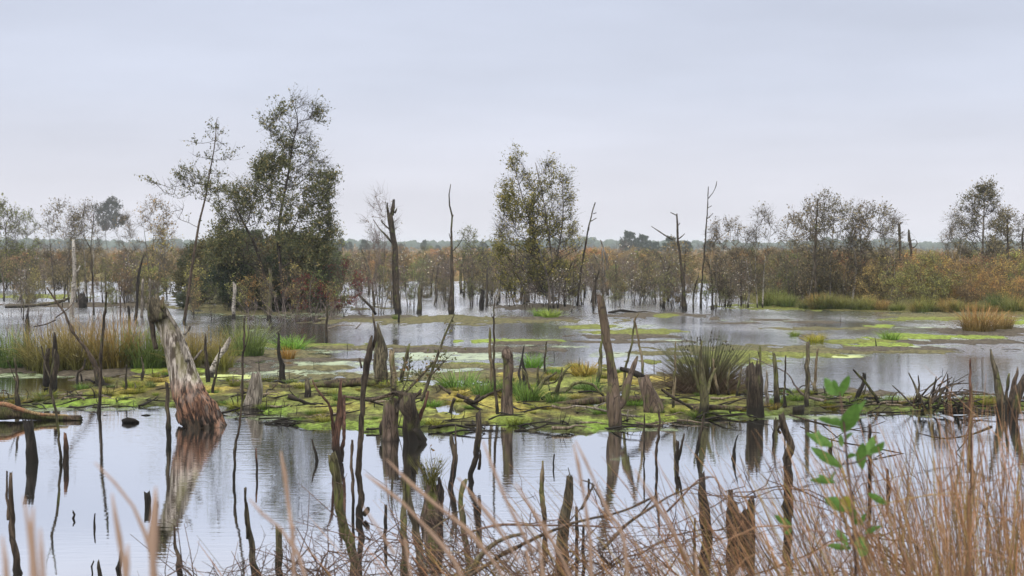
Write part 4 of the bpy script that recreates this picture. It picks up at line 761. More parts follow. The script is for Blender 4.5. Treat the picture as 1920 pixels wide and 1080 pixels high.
PR = {
 'birch': [proto_tree(5, 2.2, 120, 41, ('birchstem', 'fartwig'), 'leaf_any', 1.4, .1, 2, .15, .12, 7, .5, rt=.009), proto_tree(5, 2.6, 130, 42, ('birchstem', 'fartwig'), 'leaf_any', 1.7, .11, 3, .05, .1, 7, .5, rt=.009), proto_tree(5, 1.8, 95, 43, ('birch', 'fartwig'), 'leaf_any', .5, .09, 2, -.15, .2, 8, .5, rt=.009), proto_tree(5, 3., 150, 44, ('birchstem', 'fartwig'), 'leaf_any', 1.9, .11, 4, 0, .08, 7, .5, rt=.009)],
 'bare': [proto_tree(5, 1.7, 80, 51, ('grey', 'twigpale'), 'leaf_any', .05, .1, 3, .1, .4, ntw=7, twl=.5, rt=.008), proto_tree(5, 2.2, 90, 52, ('fartwig', 'twigpale'), 'leaf_any', .2, .1, 4, -.1, .3, ntw=7, twl=.5, rt=.008)],
 'sapling': [proto_tree(3, 1.5, 46, 60 + k, ('farwood', 'fartwig'), 'leaf_any', 1.8, .085, 3 + k % 3, .1 * (k % 3 - 1), .2, 6, .4, 'birch_sapling', .008, 1.2) for k in range(5)],
 'shrub': [proto_tree(2.2, 2.6, 80, 70 + k, ('farwood', 'fartwig'), 'leaf_any', 4.5, .075, 6, 0, .06, 8, .4, 'shrub', .006, .6) for k in range(4)],
 'bush': [proto_tree(2.4, 2.6, 110, 80 + k, ('farwood', 'fartwig'), 'leaf_any', 9, .09, 6, 0, .04, 8, .36, 'bush', .006, .6) for k in range(3)],
 'pine': [proto_tree(9, 7, 120, 91, ('dark', 'fartwig'), 'leaf_any', 9, .28, 1, 0, .5, 6, 1., 'pine_tree', .02), proto_tree(9, 8, 150, 92, ('dark', 'fartwig'), 'leaf_any', 22, .5, 1, 0, .05, 6, 1., 'round_tree', .02)],
}
def dead_proto(seed):
    rs = np.random.RandomState(seed); h = 1.6; top = [rs.normal() * .12, rs.normal() * .1, h]; mid = [top[0] * .5 + rs.normal() * .06, 0, h * .5]; mb = MB()
    r0 = rs.uniform(.02, .05); P, q = resample([[0, 0, -.3], mid, top], [r0 * 1.1, r0 * .8, r0 * rs.uniform(.25, .7)], .12); tube(mb, P, q, 6, .25, 1.2, seed)
    for _ in range(rs.randint(0, 4)):
        z = rs.uniform(.4, .9) * h; a = rs.rand() * 6.28; L = rs.uniform(.15, .6); b = np.array([mid[0] * z / h * 1.2, 0, z]); d = np.array([math.cos(a), math.sin(a), rs.uniform(.2, 1.2)])
        tube(mb, [b, b + d * L * .5 + rs.normal(size=3) * .03, b + d * L], [r0 * .35, r0 * .25, .006], 4)
    o = mb.build('dead_sapling', M[['dark', 'farwood', 'olive', 'grey'][seed % 4]]); o.location = (0, PROTO_Y, 0); return o
PR['dead'] = [dead_proto(200 + k) for k in range(10)]
def tuss_proto(seed, n, h, spread, wd, mat='tuss', name='grass_tussock', droop=.68):
    rs = np.random.RandomState(seed); V = []; Fc = []; mb = MB()
    for k in range(n):
        a = rs.rand() * 6.28; wd_ = wd * rs.uniform(.5, 1.5); droop_ = droop * rs.uniform(.3, 1.9); r0 = spread * .4 * math.sqrt(rs.rand()); b = np.array([r0 * math.cos(a), r0 * math.sin(a), 0]); a2 = a + rs.normal() * .6; L = h * rs.uniform(.5, 1.1)
        out = rs.uniform(.05, .9) ** 1.1 * spread * .9; d = np.array([math.cos(a2), math.sin(a2), 0]); s = np.array([-d[1], d[0], 0]) + rs.normal(size=3) * .5; s /= np.linalg.norm(s); pts = []
        for j in range(5):
            t_ = j / 4; z = L * (t_ * 1.25 - droop_ * out / spread * t_ * t_ * 1.1); p = b + d * out * t_ ** 1.5 + np.array([0, 0, max(z, 0.01) - .04]); w_ = wd_ * (1 - t_ * .75) * .5; pts += [p - s * w_, p + s * w_]
        V += pts; o = k * 10; Fc += [[o + 2 * j, o + 2 * j + 1, o + 2 * j + 3, o + 2 * j + 2] for j in range(4)]
    mb.add(V, Fc); o = mb.build(name, M[mat], smooth=False); o.location = (0, PROTO_Y, 0); return o
PR['tuss'] = [tuss_proto(300 + k, 520, 1., 1.0, .016) for k in range(4)]
PR['tuft'] = [tuss_proto(310 + k, 220, .5, .7, .02, droop=.3) for k in range(3)]
used = set()
def put(kind, px, ybase, hgt, color=(1, 1, 1), label=None, cat=None, group=None, var=None, Y=None, name=None, flip=None, ref=None, wide=1., z=None):
    P_ = PR[kind][(var if var is not None else RN.randrange(len(PR[kind]))) % len(PR[kind])]
    Y = Y or G(px, ybase).y; p = W(px, ybase, Y); o = copy_tree(P_) if P_.name in used else P_; used.add(P_.name)
    o.location = (p.x, Y, gz(p.x, Y) if z is None else z)
    if o.location.z < 0: o.location.z = 0
    hm = hgt * Y / F; s = hm / ref; o.scale = (s * wide, s * wide, s); o.rotation_euler = (RN.uniform(-.04, .04), RN.uniform(-.04, .04), RN.uniform(0, 6.28) if flip is None else flip)
    for q in [o] + list(o.children_recursive):
        q.color = tuple(color) + (1,)
    return tag(o, label, cat, group)
GRY, GRNC, ORG, RED_, DRK, YLW, BRN = (.19, .17, .11), (.19, .22, .085), (.38, .24, .1), (.34, .085, .08), (.078, .1, .058), (.35, .31, .12), (.26, .205, .115)
def jit(c, a=.2): k = 1 + RN.uniform(-a, a); return tuple(x * k * (1 + RN.uniform(-a, a) * .5) for x in c)
LM_FAR = [(20, 'the left picture edge'), (137, 'the broken white birch'), (215, 'the round pine'), (290, 'the big trunk\'s head'), (345, 'the leaning birch'), (438, 'the white-topped stump'), (520, 'the tallest tree'), (640, 'the crimson shrub'), (700, 'the curved black bough'), (740, 'the two-pronged snag'), (787, 'the mossy stump'), (846, 'the thin central pole'), (905, 'the dark stub'), (960, 'the golden birch'), (1040, 'the golden birch\'s pale stems'), (1090, 'the slanting dead pole'), (1150, 'the pair of round trees'), (1215, 'the small dark tree'), (1278, 'the hook-tipped dead tree'), (1320, 'the bare spire'), (1365, 'the broad grey birch'), (1425, 'the white-stemmed birch'), (1478, 'the red shore shrub'), (1531, 'the dark pole'), (1600, 'the pointed birches'), (1688, 'the T-shaped dead trunk'), (1770, 'the oval birch\'s flank'), (1843, 'the oval birch'), (1915, 'the right picture edge')]
LM_BANK = [(60, 'the floating yellow log'), (190, 'the long slanting bough'), (290, 'the leaning trunk\'s shady side'), (400, 'the broken birch stub'), (476, 'the rounded grey stump'), (600, 'the lying dark log'), (731, 'the pinkish stump'), (860, 'the arching dark branch'), (951, 'the gnawed birch stump'), (1030, 'the green bent boughs'), (1110, 'the arched bough'), (1150, 'the forked trunk'), (1225, 'the slantwise stump'), (1320, 'the rushes'), (1414, 'the ragged stump'), (1514, 'the olive poles'), (1610, 'the crossed sticks'), (1765, 'the brushwood pile'), (1885, 'the bank-end trunks')]
LABELS = set()
def near(x, lm): q = min(lm, key=lambda t: abs(t[0] - x)); return q[1], x - q[0]
def hue(c):
    r, g, b_ = c; k = r / max(g, 1e-3)
    return 'crimson' if k > 2.6 else 'orange-brown' if k > 1.55 else 'brown' if k > 1.28 else 'tawny' if k > 1.1 else 'olive' if k > .92 else 'green'
def auto(noun, adj, x, d, lm, tail=''):
    p, off = near(x, lm); side = 'left of' if off < -14 else 'right of' if off > 14 else 'beside'; row = ('front row', 'second row', 'third row', 'back row')[min(3, max(0, d))]
    c = [f'{adj} {noun} {side} {p}', f'{adj} {noun}, {row}, {side} {p}'] + [f'{adj} {noun}, {w}, {row}, {side} {p}' for w in ('upright', 'slightly tilted', 'crooked', 'slender')]
    for l in c:
        if len(l.split()) > 16: l = l.replace(' row', '')
        if l not in LABELS: LABELS.add(l); return l
    return l
# single birches whose crowns show against the sky
BI = [(18, 545, 395, 1, GRNC, 'small round birch second from the left edge'), (50, 545, 398, 1, GRNC, 'small birch with narrow head near the left edge, third along'), (0, 545, 372, 3, GRNC, 'green birch cut by the left edge of the picture'),
 (112, 565, 378, 0, GRY, 'wind-swept birch with many upright twigs on the left heath'), (135, 560, 400, 2, BRN, 'faint brown birch next to the wind-swept one'), (165, 565, 382, 2, GRY, 'thin birch between the wind-swept birch and the round pine'),
 (245, 550, 400, 2, BRN, 'brownish thin birch right of the round pine'), (288, 565, 372, 0, BRN, 'narrow upright brown birch before the leaning birch'), (312, 560, 425, 0, YLW, 'low yellowish birch at the foot of the leaning birch'),
 (625, 540, 428, 1, GRNC, 'small pale green birch right of the tallest tree'), (883, 575, 428, 0, GRNC, 'small feathery green birch left of the golden birch'), (1078, 572, 425, 1, YLW, 'small leafy birch touching the golden birch'), (935, 572, 420, 2, BRN, 'thin reddish-twigged birch left behind the golden birch'),
 (1268, 578, 450, 3, BRN, 'bushy brown birch under the hook-tipped dead tree'), (1362, 578, 412, 1, GRY, 'broad grey birch right of the bare spire'), (1340, 578, 425, 2, BRN, 'thin brown-twigged birch touching the bare spire'), (1425, 578, 392, 2, GRY, 'white-stemmed birch with bare crown, alone before a gap'),
 (1405, 578, 430, 2, GRY, 'lesser white-stemmed birch beside the bare-crowned one'), (1492, 572, 400, 3, GRY, 'wide grey birch left of the dark pole'), (1515, 575, 385, 1, GRY, 'grey leafy birch just left of the dark pole'), (1552, 575, 365, 0, GRY, 'highest grey birch right of the dark pole'),
 (1575, 575, 385, 1, GRY, 'grey birch between two pointed crowns'), (1618, 575, 385, 0, GRY, 'thin birch with pointed grey crown'), (1600, 575, 405, 2, BRN, 'faint brownish birch between pointed crowns'), (1652, 575, 388, 1, GRY, 'upright twiggy birch left of the T-shaped dead trunk'), (1668, 575, 410, 2, GRY, 'small twiggy birch touching the T-shaped dead trunk'),
 (1775, 565, 425, 2, BRN, 'low brown birch left of the oval birch'), (1798, 565, 402, 2, GRY, 'twiggy birch on the left flank of the oval birch'), (1886, 560, 395, 1, GRY, 'round grey birch on the right flank of the oval birch'), (1912, 560, 410, 0, GRY, 'birch cut by the right edge of the picture')]
for x, yb, yt, v, c, l in BI: put('birch', x, yb, yb - yt, jit(c, .1), l, 'tree', None, v, ref=5.25, wide=RN.uniform(.8, 1.1))
put('bare', 712, 588, 238, GRY, 'bare fine-twigged birch standing right behind the two-pronged snag', 'tree', None, 0, ref=5.35, wide=.8)
put('bare', 697, 590, 160, GRY, 'lower bare birch left of the two-pronged snag', 'tree', None, 1, ref=5.35, wide=.7)
put('pine', 205, 484, 108, (.05, .055, .045), 'round-headed dark pine on the left heath', 'tree', None, 0, ref=9.6, wide=.75)
for x, y, h_, wd, l in [(1178, 483, 44, .9, 'taller of two dark round trees on the heath horizon'), (1204, 483, 38, .9, 'lower of two dark round trees on the heath horizon'), (1230, 483, 26, 1, 'small dark tree right of the round pair'), (1256, 483, 36, 1, 'dark tree behind the hook-tipped dead tree'), (1288, 483, 28, 1, 'dark low tree left of the bare spire'),
   (640, 481, 30, .8, 'dark dome tree on the horizon nearest the tallest birch'), (683, 481, 28, .8, 'dark tree on the horizon left of the snag'), (657, 480, 24, .6, 'narrow dark tree on the horizon'), (796, 480, 27, .6, 'small dark horizon tree between snag and thin pole'), (752, 480, 20, .8, 'low dark tree on the horizon right of the snag'),
   (905, 480, 24, .9, 'dark horizon tree right of the feathery birch'), (1330, 482, 28, 1, 'dark horizon tree behind the spire'), (820, 478, 16, 1., 'low far tree right of the small dark one')]:
    put('pine', x, y, h_, jit((.04, .06, .03), .15), l, 'tree', 'dark trees scattered on the far heath', 1, ref=9.6, wide=wd)
# red and orange leafed plants that stand out
for kind, x, yb, h_, c, l, cat in [('shrub', 570, 585, 70, RED_, 'crimson-leaved shrub at the foot of the dark thicket', 'shrub'), ('shrub', 640, 585, 90, (.17, .04, .045), 'dark crimson shrub at the thicket\'s right end', 'shrub'), ('shrub', 475, 572, 55, (.24, .06, .03), 'red-orange shrub in the thicket before the white-topped stump', 'shrub'),
   ('sapling', 272, 560, 68, (.55, .22, .03), 'sapling with bright orange leaves left of the big leaning trunk', 'sapling'), ('shrub', 1478, 558, 40, (.25, .06, .05), 'red shrub on the right shore behind green sedge', 'shrub'), ('shrub', 1455, 548, 45, (.15, .08, .07), 'purplish shrub beside the red shore shrub', 'shrub'),
   ('sapling', 400, 600, 70, (.15, .17, .05), 'pale green sapling before the dark thicket', 'sapling')]:
    put(kind, x, yb, h_, c, l, cat, ref={'shrub': 2.35, 'sapling': 3.2}[kind])
# the dark thicket under the tallest tree
for i in range(36):
    x = RN.uniform(338, 628); k = RN.random(); yb = 584 - 22 * k; top = 440 + 20 * abs((x - 480) / 140) ** 2 + RN.uniform(-8, 22) + (30 if k < .3 else 0)
    if x < 370: top += 40
    c_ = jit(RN.choice([DRK, (.06, .085, .045), (.085, .1, .045), (.05, .07, .04), (.12, .11, .045)]), .2)
    put('bush', x, yb, yb - top, c_, auto('bush in the thicket', ('tall' if yb - top > 120 else 'mid-sized' if yb - top > 95 else 'low') + (' dark green' if c_[0] < .055 else ' dull green'), x, int(k * 4), LM_FAR), 'bush', 'dark bushes of the thicket', ref=2.55, wide=.85)
for i in range(16):
    x = RN.uniform(330, 655); yb = RN.uniform(585, 596); h_ = RN.uniform(50, 110); c_ = jit(RN.choice([YLW, BRN, ORG, GRNC]), .2); put('sapling', x, yb, h_, c_, auto('sapling fronting the thicket', ('tall ' if h_ > 80 else 'low ') + hue(c_), x, int((596 - yb) / 4), LM_FAR), 'sapling', 'saplings fronting the dark thicket', ref=3.2)
# flooded thicket: bare stems in white water and saplings among them
def zone(n, x0, x1, y0, y1, fn):
    for i in range(n):
        for _ in range(30):
            y = y0 + (y1 - y0) * RN.random(); x = RN.uniform(x0, x1)
            if y > shore(x) + 1.5 and fbm(np.array([x * .022]), np.array([y * .05]), 7, 3)[0] > RN.uniform(-.45, .2): break
        fn(x, y)
def pole(x, y):
    h_ = RN.choice([20, 28, 35, 45, 55, 75]) * RN.uniform(.8, 1.3) * (1 if y > 545 else .7); v = RN.randrange(10)
    put('dead', x, y, h_, (1, 1, 1), auto('bare stem in water', ('tall' if h_ > 55 else 'middling' if h_ > 32 else 'short') + (' dark', ' brown', ' olive', ' grey')[v % 4], x, int((584 - y) / 15), LM_FAR, 'with broken tip'), 'dead sapling', 'bare stems in the flooded thicket', v, ref=1.6, z=0, wide=RN.uniform(1., 1.5))
zone(120, 662, 1390, 522, 586, pole); zone(55, 0, 320, 524, 600, pole)
def sap(x, y):
    h_ = RN.uniform(45, 92) * (1 if y > 550 else .75); c_ = jit(RN.choice([GRNC, BRN, YLW, GRY, BRN]), .25)
    put('sapling', x, y, h_, c_, auto('flooded sapling', ('tall ' if h_ > 72 else 'middling ' if h_ > 56 else 'small ') + hue(c_), x, int((582 - y) / 15), LM_FAR, 'with thin leaves'), 'sapling', 'saplings in the flooded thicket', ref=3.2, z=0)
def twiggy(x, y):
    h_ = RN.uniform(40, 110) * (1 if y > 550 else .75); put('bare', x, y, h_, (1, 1, 1), auto('fine-twigged bare birch', 'tall' if h_ > 85 else 'middling' if h_ > 60 else 'small', x, int((582 - y) / 15), LM_FAR, 'leafless'), 'tree', 'leafless birches in the flooded thicket', ref=5.35, z=0, wide=RN.uniform(.8, 1.6))
zone(45, 665, 1395, 526, 582, twiggy); zone(14, -20, 320, 524, 570, twiggy)
zone(135, 665, 1395, 526, 582, sap); zone(48, -20, 320, 524, 570, sap)
# shrubs all along the far shore, then the right bank
for i in range(185):
    x = RN.uniform(-60, 1500); yb = RN.uniform(492, 533); 
    h_ = RN.uniform(22, 46); c_ = jit(RN.choice([BRN, ORG, GRNC, (.1, .09, .035), BRN]), .25); put('shrub', x, yb, h_ * (yb - 462) / 50, c_, auto('heath shrub', ('tall ' if h_ > 34 else 'low ') + hue(c_), x, int((523 - yb) / 7), LM_FAR), 'shrub', 'shrubs on the far heath', ref=2.35)
for i in range(150):
    x = RN.uniform(1392, 1990) if i > 6 else RN.uniform(1400, 1600); sh = float(shore(x)); yb = sh - 6 - abs(RN.gauss(0, 1)) * 30; yb = max(yb, 500)
    h_ = RN.uniform(45, 92) * (yb - 455) / 115
    c = RN.choice([ORG, ORG, BRN, (.3, .22, .08), (.22, .21, .08), YLW, (.25, .14, .09)]) if x > 1540 else RN.choice([BRN, ORG, GRNC, (.28, .15, .11), GRY])
    c = jit(c, .25); put('shrub', x, yb, h_, c, auto('shore shrub', ('tall ' if h_ > 65 else 'middling ' if h_ > 48 else 'low ') + hue(c), x, int((sh - yb) / 12), LM_FAR, 'with fine twigs'), 'shrub', 'autumn shrubs of the right shore', ref=2.35, wide=.9)
for i in range(26):
    x = 1400 + i * 21 + RN.uniform(-8, 8); h_ = RN.uniform(10, 30); c_ = RN.choice([(1.1, 1.2, .8), (.9, 1.05, .7), (1.6, 1.25, .9)]); put('tuss', x, float(shore(x)) - 2, h_, jit(c_, .15), auto('sedge tussock on the shore', ('tall ' if h_ > 24 else 'low ') + ('green' if c_[0] < c_[1] * .8 else 'dull green' if c_[0] < c_[1] else 'tan'), x, 0, LM_FAR), 'grass tussock', 'sedge tussocks along the right shore', ref=1.05, wide=1.5)
for i in range(62):   # low bushes standing in the flooded belt
    x = RN.uniform(665, 1400) if i % 4 else RN.uniform(-20, 320); yb = RN.uniform(534, 576); h_ = RN.uniform(26, 58); c_ = jit(RN.choice([BRN, GRNC, BRN, GRY, YLW]), .25)
    if fbm(np.array([x * .022]), np.array([yb * .05]), 7, 3)[0] < -.15: continue
    put('shrub', x, yb, h_, c_, auto('flooded bush', ('tall ' if h_ > 46 else 'middling ' if h_ > 34 else 'low ') + hue(c_), x, int((582 - yb) / 15), LM_FAR), 'bush', 'low bushes of the flooded thicket', ref=2.35, z=0, wide=RN.uniform(.7, 1.2))
for i, x in enumerate([958, 985, 1005, 1022, 1048, 1066]):
    put('sapling', x, 576 - (i % 3) * 3, 95 - 8 * (i % 3), jit((.24, .26, .085), .15), 'leafy green sapling at the foot of the golden birch, ' + ['outermost on its left', 'second from its left', 'left of its pale stems', 'right against its pale stems', 'just right of its pale stems', 'outermost on its right'][i], 'sapling', 'saplings round the golden birch', ref=3.2)
# tussocks with a look of their own
TU = [(20, 690, 78, 1.2, (.75, 1.15, .75), 'green tussock at the left picture edge'), (90, 694, 92, 1.25, (1.1, 1., .75), 'green tussock with rusty skirt before the pond'), (150, 692, 96, 1.2, (1.2, 1.05, .8), 'tawny tussock behind the long slanting bough'), (215, 690, 100, 1.2, (1.35, 1., .7), 'rust-tipped tussock, broadest in the row'),
  (275, 690, 92, 1.2, (.75, 1.05, .7), 'deep green tussock against the big leaning trunk'), (345, 690, 78, 1.1, (1.15, 1., .7), 'tawny tussock right behind the big leaning trunk'), (395, 682, 70, 1.1, (1.15, 1.02, .7), 'olive-tan tussock next to the broken birch stub'), (462, 668, 66, 1.35, (.85, 1.2, .7), 'round green tussock in open duckweed'),
  (1835, 622, 52, 1.6, (1.5, 1., .8), 'purple-brown rounded tussock on the right mud bank'), (1880, 618, 36, 1.3, (1.5, 1.05, .85), 'smaller brown tussock at the right picture edge'), (1545, 580, 30, 1.7, (.8, 1.1, .7), 'broad green tussock at the right shore\'s start'), (1458, 572, 32, 1.6, (.8, 1.1, .6), 'bright green sedge before the red shrub'), (1870, 584, 34, 1.5, (.5, .75, .5), 'dark green tussock on the right shore')]
for x, yb, h_, wd, c, l in TU: put('tuss', x, yb, h_ * .92, c, l, 'grass tussock', ref=1.05, wide=wd)
TF = [(545, 656, 26, 1.8, (1., 1.9, .6), 'fresh green low tuft behind the brown one in the duckweed'), (540, 673, 22, 1., (2., 1.1, .6), 'small brown tuft beside the round green tussock'), (1032, 596, 14, 2., (1.5, 2., .7), 'yellow-green tuft on the mid strip of mud'), (1012, 592, 14, 1.5, (1.1, 1.8, .6), 'green tuft left of the yellow-green one'), (742, 600, 9, 1.2, (.9, 1.2, .6), 'green cap tuft on a short stump in the pond'),
  (1530, 642, 17, 1.5, (2.4, 2.2, .6), 'orange-topped tuft standing in right water'), (1670, 638, 17, 1.6, (1.2, 2., .7), 'green tuft between orange-topped tuft and bright mats'), (1095, 710, 26, 1.5, (2.2, 1.6, .8), 'straw-coloured tuft left of the forked trunk'), (998, 690, 24, 1.3, (.9, 1.8, .5), 'green tuft behind the wedge-shaped stump'),
  (860, 730, 32, 1.8, (.8, 1.4, .6), 'green grass patch right of the leafy twigs'), (905, 745, 28, 1.5, (.7, 1.2, .6), 'green grass patch by the thin tall pole'), (960, 745, 30, 1.2, (.6, 1., .6), 'dull green grass at the gnawed stump'), (990, 755, 34, 1.2, (.8, 1.3, .6), 'grass growing among the mossy bent boughs'), (1040, 760, 22, 1.5, (.7, 1.1, .55), 'low grass before the mossy bent boughs'),
  (1110, 740, 26, 1.2, (.7, 1.2, .6), 'grass clump by the arched bough'), (420, 690, 40, .8, (1.3, 1.2, .7), 'thin grass beside the white birch stub'), (1490, 630, 10, 1.5, (1.4, 1.8, .6), 'flat green tuft far out in right water'), (640, 756, 14, 2., (.7, 1.1, .5), 'low dark grass on the bank behind the twin trunk'), (1130, 780, 16, 2., (.8, 1.3, .5), 'low grass at the foot of the forked trunk'), (1460, 758, 16, 1.6, (.8, 1.2, .6), 'low grass at the foot of the olive poles'), (1600, 765, 14, 2., (.7, 1., .5), 'low grass at the bank\'s right part')]
for x, yb, h_, wd, c, l in TF: put('tuft', x, yb, h_, c, l, 'grass tuft', ref=.52, wide=wd)
# rushes
def rushes():
    rs = np.random.RandomState(77); c = G(1325, 742); r = empty('rush_clump', (c.x, c.y, 0)); u = c.y / F
    for nm, mat, n, hh, ww, wd in (('green_blades', 'rush', 520, 124, 84, .011), ('dead_blades', 'rushdead', 620, 76, 98, .011)):
        mb = MB(); 
        for k in range(n):
            a = rs.rand() * 6.28; q = math.sqrt(rs.rand()); b = np.array([math.cos(a) * q * 34 * u, math.sin(a) * q * 24 * u, -.02]); L = hh * u * rs.uniform(.65, 1.08) * (1 - .34 * q * q); o_ = ww * u * q * rs.uniform(.6, 1.15); d = np.array([math.cos(a), math.sin(a) * .8, 0]) + rs.normal(size=3) * .15; d[2] = 0
            e = b + d * o_ + np.array([0, 0, L]); m_ = b + d * o_ * .4 + np.array([0, 0, L * .58])
            if nm == 'dead_blades' and rs.rand() < .45: e = b + d * o_ * 1.1 + np.array([0, 0, L * .25]); m_ = b + d * o_ * .7 + np.array([0, 0, L * .5])
            cc = np.array([c.x, c.y, .03]); tube(mb, [b + cc, m_ + cc, e + cc], [wd * .5, wd * .4, wd * .15], 3, close=False)
        mb.build(nm, M[mat], r, origin=c)
    for k in range(46):
        mb = MB()
        a = rs.rand() * 6.28; q = rs.rand() ** .5; p = np.array([c.x + math.cos(a) * q * 62 * u, c.y + math.sin(a) * q * 30 * u, (120 - 32 * q * q) * u * rs.uniform(.8, 1.)]); tube(mb, [p, p + [0, 0, .02], p + [.005, 0, .05]], [.006, .014, .005], 5); mb.build('seed_head', M['twigdark'], r, origin=c)
    tag(r, 'big spiky rush clump with dark seed heads on the bank', 'rushes')
rushes()
# far forest: one mass of crowns
def forest():
    rs = np.random.RandomState(5); mb = MB(); u = (1 + 5 ** .5) / 2
    import bmesh
    bm = bmesh.new(); bmesh.ops.create_icosphere(bm, subdivisions=2, radius=1); bv = np.array([v.co[:] for v in bm.verts]); bf = np.array([[v.index for v in f.verts] for f in bm.faces]); bm.free()
    for k in range(1500):
        Y = rs.uniform(1280, 1520); px = rs.uniform(-700, 2620); X = (px - 960) / F * Y; top = 11.2 + 3.2 * fbm(np.array([px * .008]), np.array([0.]), 2, 4)[0] + rs.normal() * 1.
        R_ = rs.uniform(3.5, 6.5); nn = 1 + .3 * fbm(bv[:, 0] * 2 + k, bv[:, 2] * 2 + bv[:, 1], k, 2); v = bv * nn[:, None] * [R_, R_, R_ * .9] + [X, Y, top - R_ * .8 * rs.uniform(.8, 1.6)]; mb.add(v, bf)
    for k in range(500):
        px = -700 + k * 6.7; X = (px - 960) / F * 1400; v = bv * [9, 9, 5.5] + [X, 1400, 4.4]; mb.add(v, bf)
    m, t, b, o = newmat('forest_leaves'); ge = N(t, 'ShaderNodeNewGeometry'); t.links.new(mixc(t, noise(t, ge.outputs['Position'], .4, 4), (.02, .035, .02, 1), (.06, .08, .04, 1)), b.inputs['Base Color'])
    tag(mb.build('forest', m, smooth=False), 'long bluish line of far-off woodland on the horizon', 'forest', kind='stuff')
forest()
# scattered low growth of the far heath
def scrub():
    rs = np.random.RandomState(9); mb = MB(); pts = []
    for k in range(2600):
        Y = 150 * (7 ** rs.rand()); px = rs.uniform(-300, 2220); X = (px - 960) / F * Y; sz = rs.uniform(.5, 1.5) * (1 + Y / 500)
        c = rs.normal(size=(14, 3)) * [sz * .8, sz * .8, sz * .25] + [X, Y, .5 + sz * .35]; c[:, 2] = np.abs(c[:, 2]); pts.append(c)
    P = np.concatenate(pts); k = len(P); d = rs.normal(size=(k, 3)); d /= np.linalg.norm(d, axis=1)[:, None]; e_ = np.cross(d, rs.normal(size=(k, 3))); e_ /= np.linalg.norm(e_, axis=1)[:, None]
    s = (P[:, 1] / 1100 + .14)[:, None] * rs.uniform(.7, 1.5, (k, 1)); v = np.stack([P, P + d * s + e_ * s * .6, P + d * s * 2, P + d * s - e_ * s * .6], 1).reshape(-1, 3); mb.add(v, np.arange(k)[:, None] * 4 + np.arange(4)[None])
    M['scrub'] = leafmat('heath_scrub', (.15, .13, .06, 1), (.3, .19, .09, 1), (.12, .14, .055, 1)); tag(mb.build('heath_undergrowth', M['scrub'], smooth=False), 'low brown heather and scrub spreading over the far heath', 'undergrowth', kind='stuff')
scrub()

# ------------------------------------------------------------------ loose wood on the bank
def stick_proto(seed):
    rs = np.random.RandomState(seed); mb = MB(); L = rs.uniform(.5, 1.2); r0 = rs.uniform(.012, .03); P = [[-L / 2, 0, 0], [-L / 6, rs.normal() * .06, rs.uniform(0, .06)], [L / 5, rs.normal() * .08, rs.uniform(0, .08)], [L / 2, rs.normal() * .1, rs.uniform(-.02, .08)]]
    P, q = resample(P, [r0, r0 * .9, r0 * .6, r0 * .3], .06); tube(mb, P, q, 6, .25, .8, seed)
    for _ in range(rs.randint(0, 4)):
        k = rs.randint(len(P)); d = rs.normal(size=3); d[2] = abs(d[2]) * .8; d /= np.linalg.norm(d); l = rs.uniform(.1, .35); tube(mb, [P[k], P[k] + d * l * .5, P[k] + d * l + rs.normal(size=3) * .04], [r0 * .5, r0 * .35, r0 * .15], 5)
    o = mb.build('fallen_branch', M[['dark', 'brown', 'dark', 'pale', 'brown'][seed % 5]]); o.location = (0, PROTO_Y, 0); return o
PR['stick'] = [stick_proto(400 + k) for k in range(10)]
n = 0
while n < 270:
    px = RN.uniform(-20, 1930); tp_, bt = float(np.interp(px, *BT)), float(np.interp(px, *BB)); py = RN.uniform(tp_ - 2, bt + 1) if RN.random() < .75 else bt - RN.uniform(-5, 9)
    if 560 < px < 700 and py > 790 or 330 < px < 420: continue
    v = RN.randrange(10); o = copy_tree(PR['stick'][v]) if ('s', v) in used else PR['stick'][v]; used.add(('s', v))
    p = G(px, py); o.location = (p.x, p.y, max(0, gz(p.x, p.y)) + .015); o.rotation_euler = (RN.uniform(-.2, .2), RN.uniform(-.15, .15), RN.gauss(0, .9)); k = RN.uniform(.35, 1.15); o.scale = (k, k, k)
    cl = ['dark', 'brown', 'blackish', 'pale', 'earthy'][v % 5]; sz = 'long' if k > .8 else 'short'
    tag(o, auto('stick lying on the bank', f'{sz} {cl}', px, int((bt - py) / 14), LM_BANK, 'bent at one end'), 'fallen branch', 'loose sticks on the mossy bank'); n += 1
n = 0
for i in range(60):
    px = RN.uniform(0, 1920); tp_, bt = float(np.interp(px, *BT)), float(np.interp(px, *BB)); py = RN.uniform(tp_, bt - 3); v = RN.randrange(10); h_ = RN.uniform(7, 26)
    put('dead', px, py, h_, (1, 1, 1), auto('stub on the bank', ('taller' if h_ > 17 else 'tiny') + (' dark', ' brown', ' olive', ' grey')[v % 4], px, int((bt - py) / 14), LM_BANK, 'with splintered tip'), 'stake', 'little stubs on the mossy bank', v, ref=1.6, wide=RN.uniform(1.5, 3.2))
for i in range(170):   # low tufts and moss hummocks
    px = RN.uniform(0, 1900); tp_, bt = float(np.interp(px, *BT)), float(np.interp(px, *BB)); py = RN.uniform(tp_, bt - 4); h_ = RN.uniform(4, 13); c_ = RN.choice([(.7, 1.1, .4), (1.1, 1.2, .4), (.6, .9, .5), (1.3, 1.1, .5)])
    put('tuft', px, py, h_, jit(c_, .2), auto('tuft on the bank', ('low ' if h_ < 8 else 'higher ') + ('green' if c_[0] < .8 else 'yellowish' if c_[0] < 1.2 else 'tawny'), px, int((bt - py) / 14), LM_BANK), 'grass tuft', 'low tufts on the mossy bank', ref=.52, wide=RN.uniform(1.5, 3))
